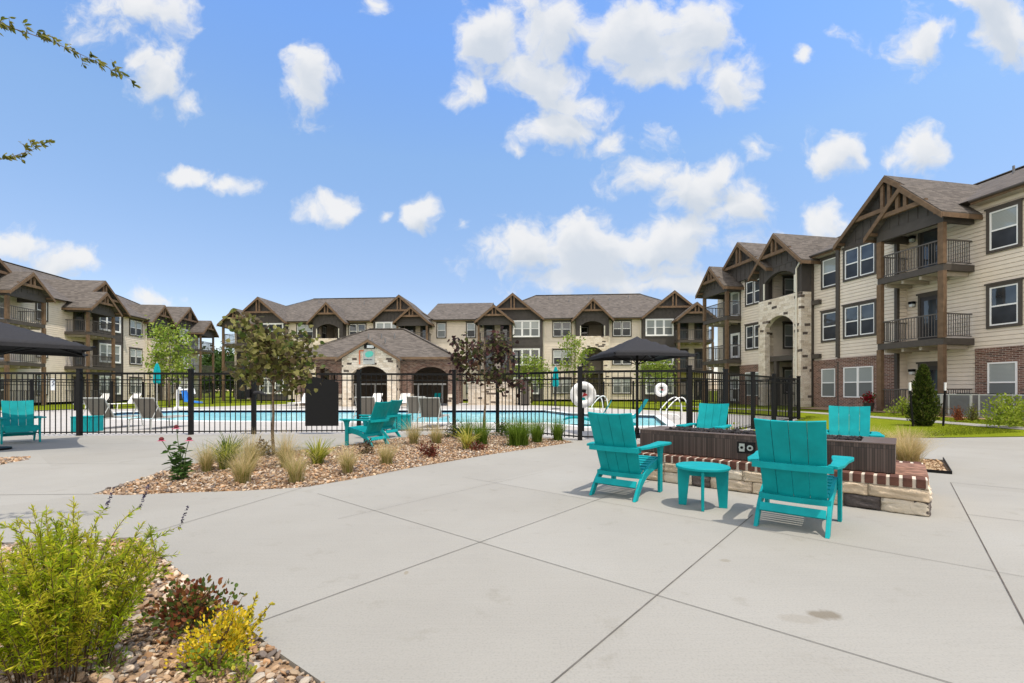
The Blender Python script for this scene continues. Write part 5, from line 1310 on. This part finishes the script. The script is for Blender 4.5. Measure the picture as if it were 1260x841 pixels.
# --- big willow-leaved shrub, front left
def willow_shrub():
    t = plant('willow_leaf_shrub', 'large bright green feathery shrub with thin dark stems at the front left corner', 'shrub', (-1.93, 1.98, 0), None, 0)
    m = MB(); parts = []; random.seed(21)
    GC = [(.36,.43,.012),(.44,.48,.02),(.27,.36,.012),(.50,.50,.03),(.20,.28,.012),(.52,.47,.04)]
    for k in range(105):
        a = random.uniform(0,6.283); out = random.uniform(.05,1)**.75; hh = random.uniform(.46,.76)*(1-.26*out); rx = .42
        b = Vector((math.cos(a)*.17*out, math.sin(a)*.17*out, 0)); tip = Vector((math.cos(a)*rx*out, math.sin(a)*rx*out*.95, hh)); mid = b.lerp(tip,.5)+Vector((-.06*math.cos(a)*out,-.06*math.sin(a)*out,.06))
        P_ = bezier([tuple(b),tuple(mid),tuple(tip)], 9); m.tube(P_, [.0024*(1-.085*i) for i in range(10)], 5)
        pts = np.array(P_)
        n = 150; f = RNG.uniform(.08,1,n)**.9*9; i = np.minimum(8,f.astype(int)); q = pts[i]+(pts[i+1]-pts[i])*(f-i)[:,None]; tg = unit(pts[i+1]-pts[i])
        rd = unit(RNG.normal(size=(n,3))); D = tg*.75+rd*.75; L_ = RNG.uniform(.020,.038,n)*(1.15-.35*f/9)
        c = [GC[j] for j in RNG.integers(0,len(GC),3)]
        parts.append(leaves(q, D, L_, L_*.17, c, 'lance', cj=.25, droop=.15))
        for s in range(5):   # short side twigs
            j = random.randint(3,8); e_ = unit(np.array(tg[0])+RNG.normal(0,.7,3)); ln = random.uniform(.05,.11); n2 = 20; ff_ = RNG.uniform(.1,1,n2); q2 = pts[j]+e_*ln*ff_[:,None]
            m.tube([tuple(pts[j]), tuple(pts[j]+e_*ln)], [.0018,.0008], 4); L2 = RNG.uniform(.020,.034,n2); parts.append(leaves(q2, e_*.8+unit(RNG.normal(size=(n2,3)))*.7, L2, L2*.18, c, 'lance', cj=.25))
    # a few long shoots that lean out over the slab and purple seed spikes
    sp = []
    for (tx, ty, tz) in ((.17,.45,.48),(-.05,.25,.62),(.04,.35,.61)):
        P_ = bezier([(.05,.02,.1),(tx*.4,ty*.4,tz*.9),(tx,ty,tz)], 9); m.tube(P_, [.004*(1-.085*i) for i in range(10)], 5); pts = np.array(P_); n = 70
        f = RNG.uniform(.4,1,n)*9; i = np.minimum(8,f.astype(int)); q = pts[i]+(pts[i+1]-pts[i])*(f-i)[:,None]; L_ = RNG.uniform(.024,.038,n); parts.append(leaves(q, unit(pts[i+1]-pts[i])*.7+unit(RNG.normal(size=(n,3)))*.8, L_, L_*.18, GC, 'lance'))
    m.build('stems', M['stem'], t, 0, True); leafobj('foliage', parts, t)
    for (tx, ty, tz) in ((-.05,.25,.61),(.04,.35,.60),(.17,.45,.47)):
        e_ = np.array((tx,ty,tz)); n = 60; f = RNG.uniform(0,1,n); q = e_+np.array((.03,.02,.11))*f[:,None]; leafobj('seed_spike', [leaves(q, unit(RNG.normal(size=(n,3)))+np.array([0,0,.4]), .010, .006, [(.06,.05,.10),(.10,.08,.16),(.05,.045,.06)], 'oval')], t)
willow_shrub()
shrub('low shrub with dark red and green leaves between the feathery shrub and the yellow shrub', at(236,770), .23, .21, [(.13,.04,.018),(.20,.06,.025),(.07,.11,.02),(.10,.15,.025),(.24,.10,.03),(.16,.15,.03)], 900, .030, shape='oval', hollow=.3, w_=.6)
shrub('small shrub of bright yellow leaves at the front edge of the gravel bed', at(266,808), .165, .19, [(.74,.52,.02),(.68,.50,.02),(.80,.60,.05),(.56,.46,.02),(.36,.36,.03)], 1900, .018, w_=.6, hollow=.3, upright=.6)
shrub('tiny green lower leaves under the yellow shrub', at(262,826), .13, .10, [(.16,.24,.02),(.24,.30,.03)], 300, .024, group=None)
shrub('small yellow green seedling at the bottom edge of the gravel bed', at(297,838), .05, .06, [(.40,.36,.04),(.2,.25,.03)], 60, .024, stems=2)
shrub('small green seedling on the gravel right of the feathery shrub', at(135,822), .09, .08, [(.22,.30,.03),(.15,.22,.02)], 90, .03, stems=3, shape='lance', w_=.25)
# yellow shoots
t = plant('spirea_shoots', 'two upright yellow leafed shoots at the slab edge beside the yellow shrub', 'plant', at(292,800), None, 0); m = MB(); parts = []
for (x, y, z) in ((.06,.05,.23),(.13,.05,.19),(.02,.07,.16)):
    P_ = bezier([(0,0,0),(x*.6,y*.6,z*.6),(x,y,z)],7); m.tube(P_, .0022, 5); pts = np.array(P_); n = 46; f = RNG.uniform(.2,1,n)*7; i = np.minimum(6,f.astype(int)); q = pts[i]+(pts[i+1]-pts[i])*(f-i)[:,None]; parts.append(leaves(q, RNG.normal(size=(n,3))+np.array([0,0,.5]), .022, .013, [(.58,.45,.04),(.45,.40,.04)], 'oval'))
m.build('stems', M['stem'], t); leafobj('foliage', parts, t)

# --- redbuds in and behind the long bed
OL = [(.13,.14,.03),(.18,.18,.045),(.09,.085,.03),(.22,.21,.065),(.13,.095,.045),(.075,.06,.03),(.28,.26,.09),(.08,.12,.025)]
tree('small tree with olive and bronze round leaves left of the black screen', at(337,561), 2.42, .74, 1.16, OL, 1500, .100, .032, 'redbud_tree', 'heart', seed=5, nl=13, asp=1.0, tuft=.16, group='round leaved redbud trees')
PU = [(.045,.025,.022),(.065,.03,.03),(.04,.045,.018),(.085,.045,.028),(.075,.08,.025),(.03,.018,.018),(.12,.05,.045),(.10,.11,.035)]
tree('small tree with sparse dark purple round leaves in front of the pool fence', at(596,540), 2.66, .86, 1.22, PU, 860, .108, .036, 'redbud_tree', 'heart', seed=9, nl=12, asp=1.0, tuft=.12, group='round leaved redbud trees')
# --- trees beyond the pool
YG = [(.22,.31,.035),(.28,.35,.05),(.16,.25,.03),(.33,.38,.08)]
tree('young bright green tree in front of the left building', (-23.5, 31.5, 0), 6.0, 1.15, 1.8, YG, 2600, .20, .07, 'young_tree', 'oval', seed=12, nl=18, asp=.55, tuft=.26)
tree('young yellow green tree before the stone entry arch of the middle building', (5.0, 36.5, 0), 5.9, 1.25, 2.2, YG, 900, .22, .06, 'young_tree', 'oval', seed=14, nl=13, asp=.5, tuft=.15)
tree('low bright green tree before the dark bay left of the middle entry arch', (1.9, 43.5, 0), 4.3, 1.5, 1.6, YG, 1700, .22, .06, 'young_tree', 'oval', seed=15, nl=13, asp=.5, tuft=.22)
tree('low bright green tree seen under the dark canopy on the right', (13.2, 42.0, 0), 4.2, 1.6, 1.5, YG, 2000, .22, .06, 'young_tree', 'oval', seed=16, nl=13, asp=.5, tuft=.22)
DG = [(.045,.085,.018),(.065,.115,.024),(.085,.14,.03),(.035,.065,.015)]
for lb, p, h, sd_ in (('tall dark green tree far behind, between the left and middle buildings', (-49.5, 78, 0), 7.6, 31), ('lower green tree far behind, right of the taller one between the buildings', (-46.0, 76, 0), 5.2, 32), ('broad green tree far behind, left of the taller one between the buildings', (-54.0, 82, 0), 6.4, 33)):
    tree(lb, p, h, 3.4, 1.0, DG, 5200, .42, .16, 'broadleaf_tree', 'oval', seed=sd_, nl=22, asp=.7, tuft=.22, group='trees in the gap between buildings')

# --- arborvitae
t = plant('arborvitae', 'cone shaped dark green evergreen between two stakes on the right lawn', 'evergreen', (12.45, 13.9, .09), None, 0)
n = 6500; z = RNG.uniform(0,1,n)**1.15; prof = np.minimum(1,(z+.05)/.22)**.6*(1-z)**.62; a = RNG.uniform(0,6.283,n); r_ = .37*prof*(RNG.uniform(.40,1.10,n))*(1+.16*np.sin(a*3+z*9)+.12*np.sin(a*7-z*15)+.10*np.sin(a*5+z*37))
P = np.stack([r_*np.cos(a), r_*np.sin(a), z*1.80+.03],1); D = np.stack([np.cos(a)*.6,np.sin(a)*.6,np.ones(n)],1)+RNG.normal(0,.35,(n,3))
cl = RNG.uniform(0,1,n); L_ = RNG.uniform(.05,.10,n)
leafobj('foliage', [leaves(P, D, L_, L_*.45, [(.035,.055,.008),(.055,.085,.012),(.08,.115,.016),(.03,.045,.008),(.12,.13,.03)], 'oval', cj=.3)], t)
m = MB(); m.tube([(0,0,0),(0,0,1.5)], [.045,.01], 6); m.build('trunk', M['bark'], t)

# --- long bed by the fence
FG = 'feathery grass clumps in the long bed'
for lb, p, h, s in (('feathery tan grass clump right of the coneflower', (254,581), .50, .16), ('feathery tan grass clump in front of another, left of the small tree trunk', (298.6,594), .50, .24), ('tall pale feathery grass clump just left of the small tree trunk', (308,578), .62, .20), ('tall pale feathery grass clump just right of the small tree trunk', (352,575), .62, .18), ('feathery grass clump in front of the one right of the small tree trunk', (364,593), .48, .22), ('green based feathery grass clump in front of the nearer paired chair', (428,583), .46, .18), ('feathery grass clump right of the nearer paired chair', (476,572), .44, .24), ('tan feathery grass clump beside the square grey lounger', (509,547), .62, .22), ('broad tan feathery grass clump left of the round dark green shrub', (537,546), .52, .30)):
    feather_grass(lb, at(*p), h, s, group=FG)
SG = 'striped sword leaved plants in the long bed'
sword_plant('yellow striped sword leaved plant left of the small tree', at(277,577), .33, ((.30,.33,.03),(.14,.20,.02),(.42,.42,.06),(.07,.13,.015)), 90, SG)
sword_plant('dark green sword leaved plant behind the yellow striped one', at(281,568), .36, ((.06,.11,.014),(.10,.16,.02),(.16,.21,.03)), 70, SG)
sword_plant('yellow striped sword leaved plant right of the small tree', at(390,572), .31, ((.34,.35,.03),(.45,.43,.07),(.16,.21,.02)), 95, SG)
sword_plant('yellow striped sword leaved plant before the purple leaved tree', at(575,553), .36, ((.46,.40,.06),(.55,.48,.12),(.28,.30,.04)), 60, SG)
RD = [(.13,.028,.018),(.20,.045,.03),(.09,.022,.016),(.15,.07,.03)]
shrub('low dark red leaved shrub in the bed right of the feathery grasses', at(528,562), .26, .25, RD, 420, .045)
shrub('small dark red leaved shrub below the nearer paired chair', at(452,560), .17, .27, [(.05,.018,.014),(.09,.03,.02),(.04,.03,.015)], 260, .045, shape='lance')
shrub('small dark red leaved shrub right of the yellow sword leaved plant', at(587,554), .22, .17, RD, 260, .04)
shrub('small dark purple leaved plant behind the small tree trunk', at(324,561), .22, .32, [(.06,.035,.03),(.10,.06,.05),(.045,.04,.02)], 260, .055, shape='lance')
shrub('round dark green shrub before the fence left of the purple leaved tree', at(557,538), .27, .50, [(.025,.055,.012),(.045,.085,.018),(.065,.11,.025)], 900, .04, hollow=.5)
shrub('round dark green shrub behind the purple leaved tree trunk', at(617,536), .27, .45, [(.025,.055,.012),(.045,.085,.018),(.065,.11,.025)], 800, .04, hollow=.5)
GG = ((.12,.20,.02),(.16,.25,.025),(.09,.16,.018),(.20,.28,.04)); GN = 'upright green grass clumps along the fence'
for lb, p, h, s, n in (('narrow upright green grass left of the purple leaved tree trunk', (575,544), .58, .15, 170), ('upright green grass around the purple leaved tree trunk', (592,547), .60, .22, 240), ('rounded bright green grass clump, widest by the fence', (638,548), .60, .36, 620), ('upright green grass left of the fence corner, second from right', (661,544), .55, .2, 260), ('upright green grass nearest the fence corner post', (686,542), .55, .2, 220)):
    feather_grass(lb, at(*p), h*1.05, s*1.5, GG, int(n*1.4), GN, ((.08,.14,.016),(.12,.2,.02)), 'green_grass', 'grass clump', .0045, .8)
# coneflower
t = plant('coneflower', 'tall coneflower with three dark pink blooms at the left tip of the long bed', 'flower', at(222,590), None, 0); m = MB(); parts = []; bl = MB()
for k, (x, y, z) in enumerate(((-.07,.02,.69),(-.24,-.02,.53),(.12,.0,.53),(-.04,.05,.40),(.05,-.05,.42),(.16,-.1,.30),(-.15,.1,.36))):
    P_ = bezier([(x*.2+.02,y*.2,0),(x*.35,y*.5,z*.6),(x,y,z)],8); m.tube(P_, .0045, 5); pts = np.array(P_); n = 17; f = RNG.uniform(.02,.72,n)*8; i = np.minimum(7,f.astype(int)); q = pts[i]+(pts[i+1]-pts[i])*(f-i)[:,None]; D = RNG.normal(size=(n,3)); D[:,2] = np.abs(D[:,2])*.4
    parts.append(leaves(q, D, RNG.uniform(.09,.16,n), RNG.uniform(.03,.05,n), [(.035,.08,.015),(.05,.11,.02),(.07,.13,.03)], 'lance', droop=.3))
    if k < 3:
        b = MB(); b.lathe([(0,0),(.028,.004),(.03,.018),(.018,.036),(0,.042)], 12, (x,y,z)); o = b.build('bloom', plain('cone', (.10,.012,.012), .8), t)
        a = np.arange(13)/13*6.283; D = np.stack([np.cos(a),np.sin(a),np.full(13,-.45)],1); leafobj('petal', [leaves(np.tile(np.array([[x,y,z+.008]]),(13,1)), D, .062, .020, [(.50,.06,.14),(.58,.10,.2)], 'oval', U=np.tile(np.array([[0,0,1.]]),(13,1)))], o)
    elif k < 5:
        b = MB(); b.lathe([(0,0),(.016,.003),(.017,.015),(0,.026)], 10, (x,y,z)); b.build('bud', plain('bud', (.06,.045,.03), .8), t)
m.build('stems', plain('green_stem', (.06,.10,.02), .7), t); leafobj('foliage', parts, t)

# --- planting behind the firepit
FP = 'feather grass behind the firepit'
TAN = ((.56,.43,.21),(.50,.37,.17),(.44,.37,.15),(.62,.49,.27))
for lb, p, h, s in (('pale feather grass clump at the right corner of the bed behind the firepit', pit(.12,3.75), .62, .34), ('pale feather grass clump behind the turquoise chair and firepit', pit(.62,4.1), .62, .38), ('pale feather grass clump farthest back in the bed behind the firepit', pit(.15,4.55), .60, .36)):
    feather_grass(lb, p, h, s, TAN, 800, FP, ((.36,.32,.11),(.44,.36,.15)), lean=.95)
LM = [(.22,.29,.025),(.30,.36,.04),(.16,.22,.02),(.38,.40,.06)]
for k, (lb, p, r_, h) in enumerate((('lime green shrub just behind the left back turquoise chair', pit(2.75,4.2), .30, .50), ('yellow green shrub between the two back turquoise chairs, left one', pit(2.05,4.3), .32, .56), ('yellow green shrub between the two back turquoise chairs, right one', pit(1.45,4.35), .32, .54))):
    shrub(lb, p, r_, h, LM, 700, .05, group='shrubs behind the firepit')

# --- planting before the right building
def gb(px, py, z=.2): return at(px, py, z)
for lb, p, r_, h, cols, n in (('dark clipped shrub below the ground floor window beside the stone entry', (1015,501), .62, .50, [(.04,.07,.015),(.06,.10,.02)], 700), ('dark shrub right of the first one under the brick wall windows', (1038,501), .45, .42, [(.05,.075,.02),(.075,.10,.03)], 500), ('bright green leafy shrub under the double brick wall window', (1064,503), .78, .62, [(.13,.21,.025),(.20,.28,.04)], 900), ('small pale green shrub left of the patio railing', (1086,503), .42, .42, [(.20,.27,.05),(.26,.31,.08)], 450), ('yellow green bush left of the cone shaped evergreen', (1111,511), .55, .68, [(.22,.29,.03),(.32,.38,.05)], 800), ('large lime green bush in front of the air conditioners at the right edge', (1241,524), .72, .80, [(.25,.32,.03),(.34,.40,.05),(.18,.25,.02)], 1500)):
    shrub(lb, gb(*p), r_, h, cols, n, .085, hollow=.4)
shrub('small rust red conical shrub in front of the air conditioners', gb(1177,518), .20, .52, [(.22,.06,.025),(.28,.09,.03),(.16,.05,.02)], 500, .05, hollow=.2, upright=1)
shrub('thin bare reddish shrub left of the rust red one', gb(1158,513), .24, .60, [(.14,.08,.04),(.18,.12,.05)], 160, .05, hollow=.2, stems=14, upright=1)
shrub('narrow olive shrub right of the rust red one', gb(1196,518), .19, .55, [(.14,.15,.03),(.18,.19,.04)], 420, .05, hollow=.2, upright=1)
t = tag(empty('flower_pot', (16.55, 21.3, .2)), 'dark pot of red flowers at the corner of the brick patio', 'flower pot'); m = MB(); m.lathe([(0,0),(.16,0),(.22,.4),(.18,.4),(0,.36)], 16); m.build('pot', M['door'], t)
q = RNG.normal(0,.11,(260,3))+np.array([0,0,.62]); leafobj('flowers', [leaves(q, RNG.normal(size=(260,3)), .09, .07, [(.32,.012,.02),(.24,.01,.02),(.06,.1,.02)], 'oval')], t)

# --- overhanging tree at the upper left: trunk stands outside the view, two leafy twigs reach in
t = plant('locust_tree', 'slender leafy twigs hanging into the sky from a tree beyond the left edge', 'tree', (-4.1, 2.2, 0), None, 0); m = MB(); parts = []; random.seed(4)
m.tube([(0,0,0),(.05,0,1.2),(.02,.05,2.0),(.1,0,3.0),(.0,.1,4.2)], [.07,.06,.05,.03,.012], 8)
def sprig(pts, n, l0=.25, pal=((.14,.15,.02),(.20,.20,.03),(.10,.12,.018),(.26,.24,.05))):
    P_ = bezier(pts, 16); m.tube(P_, [.007*(1-.055*i) for i in range(17)], 6); q = np.array(P_)
    for k in range(n):
        f = (l0+(1-l0)*(k+random.random()*.8)/n)*16; i = min(15,int(f)); b = q[i]+(q[i+1]-q[i])*(f-i); tg = unit(q[i+1]-q[i]); sd_ = unit(np.cross(tg,[0,0,1])*random.choice((-1,1))*.6+RNG.normal(0,.35,3)+np.array([0,0,.2])); ln = random.uniform(.05,.10)
        e_ = b+sd_*ln; m.tube([tuple(b),tuple(e_)], [.002,.0008], 4); nn = 7; g = RNG.uniform(.15,1,nn)[:,None]; parts.append(leaves(b+(e_-b)*g, unit(RNG.normal(size=(nn,3)))*.9+tg+np.array([0,0,-.3]), RNG.uniform(.034,.058,nn), .018, pal, 'oval', droop=.2))
W0 = Vector((-4.1,2.2,0))
def wp(px, py, Y): return Vector(((px-630)/F_PX*Y, Y, CAM_H+(HOR-py)/F_PX*Y))-W0
sprig([(.1,0,2.9), tuple(wp(-60,-15,3.6)), tuple(wp(60,45,3.6)), tuple(wp(165,100,3.6))], 34, .3)
sprig([(.03,.03,2.0), tuple(wp(-60,205,3.6)), tuple(wp(20,200,3.6)), tuple(wp(57,176,3.6))], 20, .35)
sprig([(.06,0,2.6), tuple(wp(-50,60,3.6)), tuple(wp(-15,45,3.6)), tuple(wp(5,25,3.6))], 10, .3)
for k in range(16):
    a = R(95)+R(200)*k/16; z0_ = 1.9+random.uniform(0,2.1); r_ = random.uniform(.8,1.5)
    sprig([(.05,.03,z0_), (math.cos(a)*r_*.35, math.sin(a)*r_*.35, z0_+.35), (math.cos(a)*r_*.75, math.sin(a)*r_*.75, z0_+.45), (math.cos(a)*r_, math.sin(a)*r_, z0_+.25)], 26, .2)
m.build('trunk', M['bark'], t, 0, True); leafobj('crown', parts, t)
